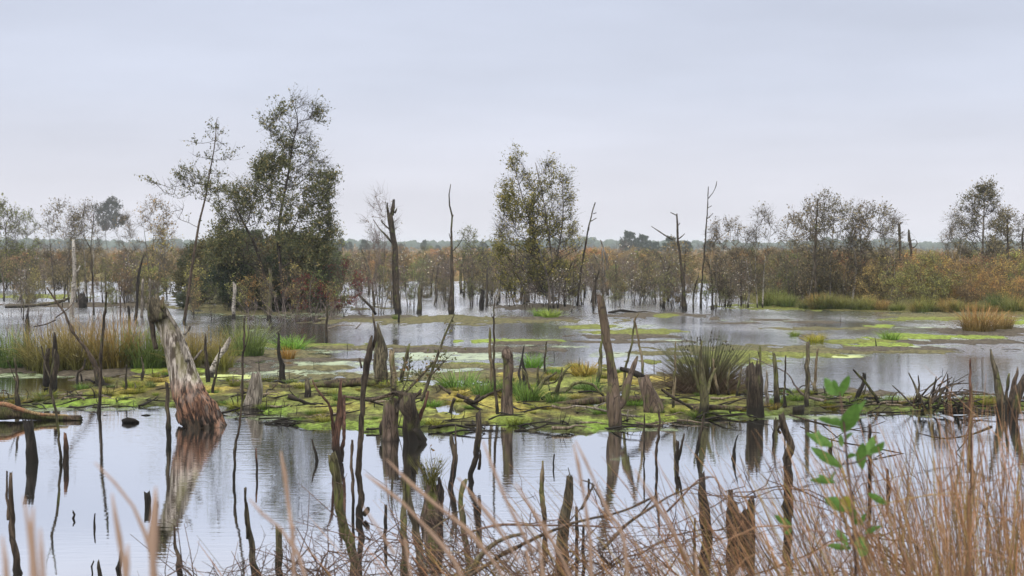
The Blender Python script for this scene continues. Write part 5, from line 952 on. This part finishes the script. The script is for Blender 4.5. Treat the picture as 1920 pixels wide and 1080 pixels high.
# sparse low things in the mid water
for i in range(46):
    px = RN.uniform(0, 1900); py = RN.uniform(592, 700); p = G(px, py)
    if gz(p.x, p.y) < -.02 and RN.random() < .6: continue
    v = RN.randrange(10); h_ = RN.uniform(5, 22); put('dead', px, py, h_, (1, 1, 1), auto('stub in the shallow pools', ('taller' if h_ > 14 else 'tiny') + (' dark', ' brown', ' olive', ' grey')[v % 4], px, int((700 - py) / 28), LM_BANK, 'with splintered tip'), 'stake', 'little stubs in the shallow pools', v, ref=1.6, z=0, wide=RN.uniform(1.2, 2.5))
# thin bare twigs in the left pond
def twigplant(name, label, cat, px, ybase, hpx, n, seed, mat='twigpale', spread=.5, sub=3, group=None, rad=.006):
    rs = np.random.RandomState(seed); b = G(px, ybase); u = b.y / F; mb = MB(); m2 = MB()
    for k in range(n):
        a = rs.rand() * 6.28; L = hpx * u * rs.uniform(.6, 1.05); d = np.array([math.cos(a) * spread * rs.rand(), math.sin(a) * spread * rs.rand(), 1.]); d /= np.linalg.norm(d); p0 = np.array([b.x + rs.normal() * .06 * hpx * u, b.y + rs.normal() * .1, -.05]); m_ = p0 + d * L * .5 + rs.normal(size=3) * .05 * L; e_ = p0 + d * L + rs.normal(size=3) * .08 * L
        P, q = resample([p0, m_, e_], [rad, rad * .7, rad * .3], L / 6); tube(mb, P, q, 4)
        for _ in range(rs.poisson(sub)):
            c = P[rs.randint(1, len(P))]; f = d + rs.normal(size=3) * .6; f /= np.linalg.norm(f); l = L * rs.uniform(.12, .4); tube(m2, [c, c + f * l * .5 + rs.normal(size=3) * .03 * l, c + f * l + rs.normal(size=3) * .08 * l], [rad * .5, rad * .35, rad * .2], 3)
    r = empty(name, (b.x, b.y, 0)); mb.v += m2.v; mb.f += [f + mb.n for f in m2.f]; mb.n += m2.n; mb.build('branches', M[mat], r, origin=(b.x, b.y, 0))
    return tag(r, label, cat, group)
for i in range(20):
    x = 6 + i * 13 + RN.uniform(-5, 5); twigplant('bare_bush', auto('bare twiggy bush in the left pond', RN.choice(['tall', 'low', 'thin', 'forked']), x, 0, LM_FAR), 'bare bush', x, RN.uniform(622, 650), RN.uniform(45, 85), 4, 500 + i, 'twigpale', .5, 4, 'bare bushes in the left pond', .01)
for i, (x, yb, h_, l) in enumerate([(470, 600, 60, 'bare pale bush leaning in the thicket\'s front'), (530, 602, 75, 'pinkish bare bush among thicket saplings'), (590, 606, 70, 'wide pale bare bush at the thicket\'s front'), (620, 600, 50, 'low grey bare bush beside the crimson shrub'), (680, 592, 45, 'sparse bare bush by the curved black bough'), (560, 604, 45, 'low pale bare bush with crossing twigs')]):
    twigplant('bare_bush', l, 'bare bush', x, yb, h_, 9, 540 + i, 'twigpale', 1.3, 4, None, .014)
# brushwood pile
def pile():
    rs = np.random.RandomState(4); c = G(1765, 776); r = empty('brushwood_pile', (c.x, c.y, 0)); Y = c.y
    for k in range(58):
        up = rs.rand() < .4; x = rs.uniform(1705, 1808); y = rs.uniform(722, 774) if not up else rs.uniform(745, 776)
        a = rs.normal() * .35 + (1.4 if up else 0); L = rs.uniform(30, 75) * (.9 if up else 1); w_ = rs.uniform(3, 7) if up else rs.uniform(2, 5)
        pts = [(x, y, w_), (x + math.cos(a) * L * .5 + rs.normal() * 3, y - math.sin(a) * L * .5 + rs.normal() * 2, w_ * .8), (x + math.cos(a) * L, y - math.sin(a) * L, w_ * .45)]
        P, q = px_path([(a_, min(b_, 778), w2) for a_, b_, w2 in pts], Y + rs.uniform(-.5, .6), rs.normal() * .4); mb = MB(); P, q = resample(P, q, .08); tube(mb, P, q, 6, .2, .8, k); mb.build('stick', M[['dark', 'brown', 'olive', 'twigdark'][k % 4]], r, origin=(c.x, c.y, 0))
    tag(r, 'tangled heap of dark mossy sticks at the water\'s edge', 'brushwood pile')
pile()
for l, pts, br in [('thin black bough drooping into the water before the brushwood pile', [(1480, 778, 4), (1540, 795, 4), (1600, 806, 3), (1650, 812, 2)], [[(1540, 795, 3), (1570, 820, 2), (1590, 838, 1.5)], [(1590, 806, 2), (1630, 800, 1.5), (1660, 790, 1)]]),
   ('long thin arched twig over bright water behind the leafy sapling', [(1500, 800, 3), (1560, 825, 3), (1640, 840, 3), (1700, 852, 2)], [[(1560, 825, 2), (1580, 812, 1.5)], [(1640, 842, 2), (1670, 858, 1.5)]]),
   ('twiggy dark bough dipping at the picture\'s right water edge', [(1860, 800, 5), (1820, 815, 4), (1770, 822, 3), (1720, 812, 2)], [[(1820, 815, 3), (1800, 840, 2), (1790, 850, 1.5)], [(1790, 820, 2), (1770, 800, 1.5)]])]:
    T('dead_branch', l, pts, 'dark', under=False, Y=G(1600, 850).y, br=br, rough=.05)

# sapling with curled leaves growing from the pinkish stump
def stump_sapling():
    rs = np.random.RandomState(17); b = G(742, 826); Y = b.y; r = empty('willow_sapling', (b.x, Y, 0)); mb = MB(); lp = []
    main = [[(745, 752, 7), (775, 720, 6), (800, 694, 5), (812, 678, 4)], [(790, 752, 6), (800, 725, 7), (812, 690, 7), (830, 640, 5), (842, 610, 4), (853, 588, 2)], [(735, 748, 5), (733, 715, 4), (736, 690, 3)], [(806, 705, 4), (822, 690, 3), (838, 672, 2)], [(750, 740, 4), (762, 715, 3), (768, 690, 2), (766, 665, 1.5)]]
    for p in main:
        P, q = px_path(p, Y - .05, .1); P, q = resample(P, q, .05); tube(mb, P, q, 6, .1)
        for k in range(26):
            i = rs.randint(len(P) // 3, len(P)); d = rs.normal(size=3); d[2] += .5; d /= np.linalg.norm(d); l = rs.uniform(.08, .3); e_ = P[i] + d * l; tube(mb, [P[i], P[i] + d * l * .5, e_], [.004, .003, .0015], 3)
            if P[i][2] > .75:
                for _ in range(rs.poisson(2.2)): lp.append(P[i] + d * l * rs.uniform(.3, 1.1) + rs.normal(size=3) * .025)
    mb.build('stems', M['olive'], r, origin=(b.x, Y, 0)); ml = MB(); leaves(ml, lp, .055, rs, .4); M['leaf_olive'] = leafmat('olive_brown_leaves', (.07, .08, .03, 1), (.16, .16, .06, 1), (.3, .16, .07, 1)); ml.build('foliage', M['leaf_olive'], r, origin=(b.x, Y, 0), smooth=False)
    tag(r, 'small crooked sapling with curled olive leaves above the pinkish stump', 'sapling')
stump_sapling()
# stump with a grass tuft, standing in the near water
T('stump', 'fat dark stump crowned by a tuft of thin grass', [(809, 978, 42), (808, 950, 40), (808, 925, 36), (808, 910, 30)], 'stump', seg=20, rough=.35, jag=.3, br=[[(824, 975, 12), (826, 935, 10), (824, 905, 8), (823, 896, 5)]], brmat='charred')
def tuft_on_stump():
    rs = np.random.RandomState(6); Y = G(809, 978).y; c = W(808, 912, Y); mb = MB()
    for k in range(130):
        a = rs.rand() * 6.28; L = rs.uniform(.2, .42); d = np.array([math.cos(a) * .35, math.sin(a) * .3, 1]); d /= np.linalg.norm(d); o = np.array(c) + [rs.normal() * .04, rs.normal() * .04, -.04]; tube(mb, [o, o + d * L * .6, o + d * L + [math.cos(a) * .06, math.sin(a) * .06, -.01]], [.003, .0025, .001], 3, close=False)
    tag(mb.build('grass_tuft', M['tuss'], origin=c), 'wispy upright grass tuft growing on the fat dark stump', 'grass tuft').color = (1.3, 1.15, .9, 1)
    mb = MB(); lp = []; ml = MB()
    for x, y in ((806, 838), (829, 860), (790, 868)):
        e_ = np.array(W(x, y, Y - .05)); o = np.array(c); tube(mb, [o, (o + e_) / 2 + [.02, 0, .03], e_], [.004, .003, .002], 4)
        for k in range(7): lp.append(o + (e_ - o) * rs.uniform(.45, 1.05) + rs.normal(size=3) * .02)
    r = empty('tiny_sapling', c); mb.build('stems', M['twigdark'], r, origin=c); leaves(ml, lp, .05, rs); ml.build('foliage', M['leaf_olive'], r, origin=c, smooth=False); tag(r, 'tiny sapling with few leaves beside the wispy grass tuft', 'sapling')
tuft_on_stump()

# ------------------------------------------------------------------ on the dyke: brambles, grass, stalks and a leafy sapling
def bramble(px, Y, h, n, seed, label, spread=.9, mat='twig', lean=0.):
    rs = np.random.RandomState(seed); X = W(px, 800, Y).x; z0 = max(-.1, gz(X, Y)); mb = MB(); m2 = MB(); o = np.array([X, Y, z0])
    for k in range(n):
        a = rs.uniform(0, 6.28); L = h * rs.uniform(.55, 1.1); d = np.array([math.cos(a) * spread + lean, math.sin(a) * spread * .5, 0]) * rs.uniform(.3, 1.1); p0 = o + [rs.normal() * .1, rs.normal() * .1, -.05]
        p1 = p0 + np.array([0, 0, L * .55]) + d * L * .3; p2 = p0 + np.array([0, 0, L * .9]) + d * L * .75; p3 = p0 + np.array([0, 0, L * rs.uniform(.6, 1.)]) + d * L * 1.25; r0 = rs.uniform(.005, .011)
        P, q = resample([p0, p1, p2, p3], [r0, r0 * .8, r0 * .55, r0 * .25], .12); P = P + rs.normal(size=P.shape) * .012; tube(mb, P, q, 5, .1)
        for j in range(rs.randint(8, 15)):
            i = rs.randint(len(P) // 4, len(P)); f = rs.normal(size=3); f[2] = abs(f[2]) * .6 + .1; f /= np.linalg.norm(f); l = rs.uniform(.15, .55); c1 = P[i] + f * l * .5 + rs.normal(size=3) * .04; c2 = P[i] + f * l + rs.normal(size=3) * .06; tube(m2, [P[i], c1, c2], [.0042, .003, .0016], 4)
            for g in range(rs.randint(1, 5)):
                t_ = rs.uniform(.3, 1.); b_ = P[i] + (c2 - P[i]) * t_; h2 = f + rs.normal(size=3) * .8; h2 /= np.linalg.norm(h2); l2 = rs.uniform(.06, .22); tube(m2, [b_, b_ + h2 * l2 * .5 + rs.normal(size=3) * .01, b_ + h2 * l2], [.0024, .0018, .001], 3, close=False)
    r = empty('bramble_bush', o); mb.build('stems', M[mat], r, origin=o); m2.build('twigs', M[mat], r, origin=o); tag(r, label, 'bare bush')
for i, (x, Y, h, n, l, ln) in enumerate([(470, 9.6, 1.0, 9, 'bare pinkish bush low beside the forked mossy stake', 0), (560, 9.3, 1.15, 13, 'tangled bare bush by the short hollow-topped stake', 0), (640, 9.8, 1.2, 12, 'bare twig tangle around the leaning stake with broken top', 0), (735, 9.2, 1.15, 14, 'bare twig tangle left of the upright mossy stake', .2), (830, 8.8, 1.2, 14, 'dense brown bramble under the grass-tufted stump', -.2), (930, 9.2, 1.3, 14, 'bramble with long arching stems at the knob-headed stake', .3),
     (1040, 8.6, 1.3, 15, 'bramble with arching stems in front of the stout weathered stump', .2), (1140, 8.9, 1.35, 15, 'dense bramble right of the stout weathered stump', .1), (1240, 8.4, 1.3, 13, 'bramble mixed with grass left of the tall pointed stump', .2), (1350, 8.2, 1.2, 10, 'bramble partly hidden by grass under the hollow stump', 0), (400, 9.9, .7, 5, 'sparse low bare twigs left of the forked mossy stake', 0), (1900, 8.6, 1.9, 12, 'dark bare bush behind the grass at the right edge', -.3)]):
    bramble(x, Y, h, n, 600 + i, l, .9, 'twig', ln)
def arch(label, pts, Y, mat='twig', br=()):
    T('bramble_runner', label, pts, mat, under=False, Y=Y, br=br, rough=.05, jag=.2, cat='bramble stem', dy=.05, part='stem')
arch('long brown runner crossing the tangle from lower left to upper right', [(880, 1080, 9), (960, 1030, 8), (1060, 985, 6), (1160, 960, 5), (1230, 930, 4)], 7.6, 'brown', [[(1060, 985, 4), (1100, 940, 3), (1112, 905, 2)]])
arch('nearly level thin runner through the tangle\'s middle', [(860, 1005, 4), (930, 985, 5), (1010, 985, 4.5), (1090, 986, 4), (1170, 990, 3)], 7.9)
arch('rising forked runner ending above the grass', [(1130, 1030, 8), (1180, 980, 7), (1240, 940, 5), (1300, 910, 4), (1330, 895, 2.5)], 7.4, 'brown', [[(1200, 965, 4), (1225, 935, 3), (1235, 925, 2)]])
arch('arched thin runner bending right over the pointed stump', [(1250, 960, 4), (1285, 925, 4), (1310, 900, 3.5), (1340, 895, 3), (1352, 925, 2.5), (1352, 955, 2)], 7.2)
arch('mossy thick runner low in the bramble', [(860, 1100, 14), (905, 1040, 11), (945, 1010, 8), (985, 1000, 5)], 7.8, 'olive')
arch('short orange-tipped runner pointing at the tufted stump', [(800, 1000, 3), (835, 975, 4), (862, 958, 3), (872, 945, 2)], 8., 'tan', [[(835, 976, 3), (815, 962, 2), (800, 966, 2)]])
arch('dark hooked runner beyond the stout weathered stump', [(1090, 955, 6), (1105, 925, 5), (1115, 910, 4), (1090, 900, 3), (1088, 912, 2)], 8.2, 'dark', [[(1112, 912, 3), (1125, 935, 2.5), (1130, 950, 2)]])

def grass():
    rs = np.random.RandomState(12); mb = MB(); xs = [400, 700, 900, 1100, 1300, 1500, 1700, 1850, 2050]; env = [1000, 930, 890, 880, 840, 800, 760, 720, 720]; den = [.1, .22, .3, .36, .5, .75, .95, 1., 1.]; ln = [.8, .75, .7, .6, .5, .4, .18, .06, .02]
    k = 0
    while k < 1950:
        tx = rs.uniform(330, 2100)
        if rs.rand() > np.interp(tx, xs, den): continue
        Y = rs.uniform(4.6, 8.8); ty = np.interp(tx, xs, env) + 340 * rs.beta(1., 1.2) ** .8 - 25 * rs.rand(); p = W(tx, ty, Y); L = p.z - gz0(Y)
        if L < .3: continue
        k += 1; l = np.interp(tx, xs, ln) + rs.normal() * .13; bx = p.x + l * L * .8; by = Y + rs.normal() * .12; b = np.array([bx, by, gz0(Y) - .05]); t_ = np.array([p.x, p.y, p.z]); m1 = b + (t_ - b) * .4 + [l * L * .1, 0, L * .04]; m2_ = b + (t_ - b) * .75 + [l * L * .06, 0, L * .04]
        if rs.rand() < .12: t_ = m2_ + rs.normal(size=3) * [.25, .1, .12] * L
        P, q = resample([b, m1, m2_, t_], np.array([.0021, .0018, .0014, .0007]) * rs.uniform(.7, 1.3), L / 9)
        n_ = len(P); hd = rs.rand() < .7
        if hd: q = q.copy(); s0 = int(n_ * .72); q[s0:] = rs.uniform(.0018, .003) * np.where(np.arange(n_ - s0) % 2, 1., .55); q[-1] = .0008
        tube(mb, P, q, 3, close=False)
    V = []; Fc = []; n0 = 0
    for k in range(2000):
        tx = rs.uniform(500, 2100)
        if rs.rand() > np.interp(tx, xs, den) ** 1.2: continue
        Y = rs.uniform(4.8, 8.9); b = np.array([W(tx, 1000, Y).x, Y, gz0(Y) - .03]); L = rs.uniform(.45, 1.15); a = rs.normal() * .5 + (-.25 if tx < 1700 else 0); d = np.array([a, rs.normal() * .35, 1.]); d /= np.linalg.norm(d); s = np.array([1, rs.normal() * .5, 0]); s /= np.linalg.norm(s)
        for j in range(5): t_ = j / 4; c = b + d * L * t_ + np.array([a * .5, rs.normal() * .02, -.35]) * L * t_ * t_ * .8; w_ = .0023 * (1 - t_ * .85); V += [c - s * w_, c + s * w_]
        Fc += [[n0 + 2 * j, n0 + 2 * j + 1, n0 + 2 * j + 3, n0 + 2 * j + 2] for j in range(4)]; n0 += 10
    mb.add(V, Fc); tag(mb.build('moor_grass', M['dry']), 'tall reddish-tan moor grass with thin seed heads leaning over the water', 'grass', kind='stuff')
def gz0(Y): return max(-.3, min(1, (8.6 - Y) / 5) * 1.45 - .15)
grass()
def stalk(label, pts, Y, mat='drystem', head=True):
    P, q = px_path(pts[::-1], Y, 0, wob=0); P = [np.array([P[0][0] + .03, Y, 1.1])] + P; q = [q[0]] + q; P, q = resample(P, q, .04); q = np.array(q)
    if head: n_ = len(q); q = q * np.where(np.arange(n_) > n_ * .6, 1.25 + .35 * np.sin(np.arange(n_) * 1.9), .8); q[-1] = .0012
    mb = MB(); tube(mb, P, q, 6); tag(mb.build('grass_stalk', M[mat], origin=P[0]), label, 'grass stalk', 'out-of-focus stalks close to the camera')
for l, pts, Y in [('blurred stalk arching from the left over open water', [(178, 868, 4), (215, 905, 6), (250, 950, 6), (272, 1000, 6), (290, 1060, 7), (296, 1100, 7)], 2.6), ('blurred upright brown stalk beside the big trunk\'s reflection', [(292, 912, 10), (291, 950, 13), (288, 1000, 14), (287, 1050, 14), (287, 1110, 14)], 2.4), ('blurred pale stalk below the tiny curved stick', [(210, 925, 6), (216, 965, 8), (224, 1010, 8), (232, 1060, 8), (236, 1110, 8)], 2.5),
   ('soft wide stalk at the lower left, nearest the camera', [(62, 950, 9), (60, 1000, 12), (64, 1050, 12), (68, 1110, 12)], 2.1), ('soft pale stalk close to the widest one', [(44, 930, 6), (52, 980, 8), (58, 1040, 8), (62, 1110, 8)], 2.2), ('faint pinkish blurred stalk low at the left', [(75, 990, 9), (78, 1040, 11), (82, 1110, 11)], 2.), ('blurred stalk tip at the very left corner', [(4, 1005, 8), (10, 1050, 10), (14, 1110, 10)], 2.1), ('short soft stalk right of the arching one', [(240, 1020, 7), (238, 1060, 8), (236, 1110, 8)], 2.3),
   ('thin blurred stalk in front of rippled water', [(526, 845, 5), (534, 890, 6), (540, 940, 7), (546, 985, 7), (552, 1100, 7)], 3.), ('slanting pale stalk left of the rippled water', [(467, 935, 4), (490, 962, 5), (525, 990, 6), (560, 1040, 6), (580, 1110, 6)], 2.8), ('long slanting stalk passing the tall dark pole', [(684, 888, 4), (715, 912, 5), (752, 940, 6), (800, 990, 7), (850, 1050, 7), (880, 1110, 7)], 3.), ('second slanting stalk below the long one', [(680, 948, 4), (705, 985, 5), (740, 1040, 6), (775, 1110, 6)], 2.9),
   ('slanting stalk before the pinkish stump', [(724, 860, 4), (748, 885, 5), (768, 905, 6), (815, 945, 7), (872, 990, 7), (930, 1060, 7), (960, 1110, 7)], 3.2), ('curved stalk right of the twisted dark stake', [(905, 826, 5), (925, 880, 6), (950, 940, 6), (975, 990, 6), (1000, 1040, 7), (1020, 1110, 7)], 3.1), ('near upright stalk beyond the hair-thin stick', [(1075, 832, 4), (1084, 870, 5), (1092, 915, 5), (1102, 980, 6), (1110, 1110, 6)], 3.3), ('right-leaning stalk crossing the near upright one', [(1079, 826, 4), (1098, 865, 5), (1115, 903, 5), (1140, 960, 6), (1180, 1110, 6)], 3.3),
   ('long pale stalk leaning across the bramble centre', [(965, 905, 4), (985, 935, 5), (1020, 990, 6), (1055, 1050, 6), (1080, 1110, 6)], 3.1), ('slim slanting stalk left of the straight brown stake', [(860, 895, 4), (890, 935, 5), (930, 985, 6), (970, 1050, 6), (1000, 1110, 6)], 3.4), ('faint stalk leaning over the forked trunk\'s reflection', [(1190, 880, 4), (1215, 920, 5), (1250, 975, 5), (1290, 1050, 6), (1310, 1110, 6)], 3.5)]:
    stalk(l, pts, Y)

def leafy():
    Y = 5.1; rs = np.random.RandomState(2); r = empty('leafy_sapling', (W(1600, 1000, Y).x, Y, gz0(Y)))
    org = r.location.copy()
    def br(pts, nm, mat='twig'):
        P, q = px_path(pts, Y, 0, wob=0); P, q = resample(P, q, .03); mb = MB(); tube(mb, P, q, 6, .05); return mb.build(nm, M[mat], r, origin=org)
    b = W(1615, 1100, Y)
    br([(1612, 1260, 8), (1606, 1100, 7), (1600, 990, 6), (1596, 925, 5), (1588, 860, 5), (1584, 810, 5), (1578, 760, 4), (1574, 735, 3)], 'stem')
    br([(1597, 930, 3), (1605, 905, 3), (1618, 880, 2.5)], 'twig'); br([(1601, 990, 3), (1615, 1010, 3), (1622, 1000, 2)], 'twig'); br([(1600, 1000, 3), (1590, 1025, 3), (1575, 1030, 2)], 'twig'); br([(1602, 1010, 3), (1620, 990, 3), (1640, 985, 2)], 'twig')
    M['leaf_turning'] = leafmat('turning_leaf', (.3, .16, .04, 1), (.25, .3, .05, 1), trans=.35)
    def leaf(bx, by, tx, ty, w_, mat='leaf_fresh'):
        B = np.array(W(bx, by, Y + rs.normal() * .02)); E = np.array(W(tx, ty, Y + rs.normal() * .05)); ax = E - B; L = np.linalg.norm(ax); ax /= L; side = np.cross(ax, [0, 1., 0]); side /= np.linalg.norm(side); side = side + np.array([0, rs.normal() * .35, 0]); nrm = np.cross(ax, side); wm = w_ * .43 * Y / F; V = []; n = 12; curl = rs.uniform(-.12, .12)
        for i in range(n + 1):
            t_ = i / n; hw = wm * (math.sin(math.pi * min(1, t_ * .97 + .02)) ** .75) * (1.12 - .25 * t_) * (1 + .05 * math.sin(i * 2.2)); c = B + ax * L * t_ + nrm * L * curl * math.sin(math.pi * t_)
            for s in (-1, -.5, 0, .5, 1): V.append(c + side * hw * s - nrm * hw * .35 * abs(s))
        Fc = [[i * 5 + j, i * 5 + j + 1, i * 5 + j + 6, i * 5 + j + 5] for i in range(n) for j in range(4)]; mb = MB(); mb.add(V, Fc); mb.build('leaf', M[mat], r, origin=org)
    for a in [(1574, 740, 1546, 708, 26), (1576, 742, 1592, 704, 22), (1572, 735, 1562, 712, 12), (1582, 812, 1606, 756, 38), (1582, 808, 1624, 750, 20), (1580, 800, 1534, 784, 14), (1578, 790, 1556, 788, 14), (1586, 826, 1600, 812, 14), (1578, 876, 1520, 838, 22), (1560, 836, 1512, 812, 22), (1540, 838, 1534, 806, 15), (1578, 838, 1576, 814, 12),
              (1617, 880, 1618, 830, 26), (1628, 855, 1642, 815, 22), (1632, 850, 1658, 828, 22), (1588, 860, 1606, 854, 14), (1566, 905, 1518, 900, 14), (1556, 900, 1534, 890, 12), (1560, 905, 1568, 884, 12), (1592, 955, 1546, 935, 30), (1598, 960, 1580, 930, 30, 'leaf_turning'), (1600, 955, 1598, 975, 16), (1628, 925, 1664, 946, 16),
              (1618, 1005, 1614, 1045, 36), (1622, 1000, 1654, 986, 12), (1590, 1024, 1568, 992, 16), (1590, 1028, 1550, 1022, 14), (1596, 1030, 1590, 1032, 10), (1616, 985, 1624, 962, 10), (1484, 985, 1452, 966, 14), (1484, 990, 1470, 1000, 14), (1600, 970, 1606, 985, 10), (1484, 830, 1490, 845, 8)][:-1]: leaf(*a)
    br([(1560, 1110, 3), (1510, 1040, 3), (1484, 988, 2)], 'twig'); br([(1588, 850, 2.5), (1572, 842, 2.5), (1560, 836, 2)], 'twig'); br([(1592, 890, 2.5), (1572, 905, 2), (1560, 904, 2)], 'twig'); br([(1590, 870, 2.5), (1612, 865, 2.5), (1630, 852, 2)], 'twig'); br([(1598, 940, 2.5), (1615, 930, 2), (1628, 925, 2)], 'twig')
    tag(r, 'young sapling with large fresh green leaves rising from the brown grass', 'sapling')
leafy()

# ------------------------------------------------------------------ air: far things fade to blue
for o_ in [o for o in C.objects if o.parent is None and abs(o.location.y - PROTO_Y) < .01]:
    for q in list(o_.children_recursive) + [o_]: bpy.data.objects.remove(q)
def haze():
    mb = MB(); x0, x1, y0, y1, z0, z1 = -1700, 1700, -80, 3600, -1.6, 17
    mb.add([(x0, y0, z0), (x1, y0, z0), (x1, y1, z0), (x0, y1, z0), (x0, y0, z1), (x1, y0, z1), (x1, y1, z1), (x0, y1, z1)], [[0, 3, 2, 1], [4, 5, 6, 7], [0, 1, 5, 4], [1, 2, 6, 5], [2, 3, 7, 6], [3, 0, 4, 7]])
    m = bpy.data.materials.new('air'); m.use_nodes = True; t = m.node_tree; t.nodes.clear(); o = N(t, 'ShaderNodeOutputMaterial'); v = N(t, 'ShaderNodeVolumePrincipled'); v.inputs['Density'].default_value = .00027; v.inputs['Color'].default_value = (.86, .94, 1, 1); v.inputs['Anisotropy'].default_value = .0
    t.links.new(v.outputs[0], o.inputs[1]); h = mb.build('haze', m, smooth=False); h['kind'] = 'stuff'; h['label'] = 'thin bluish haze over the bog and far woodland'
haze()
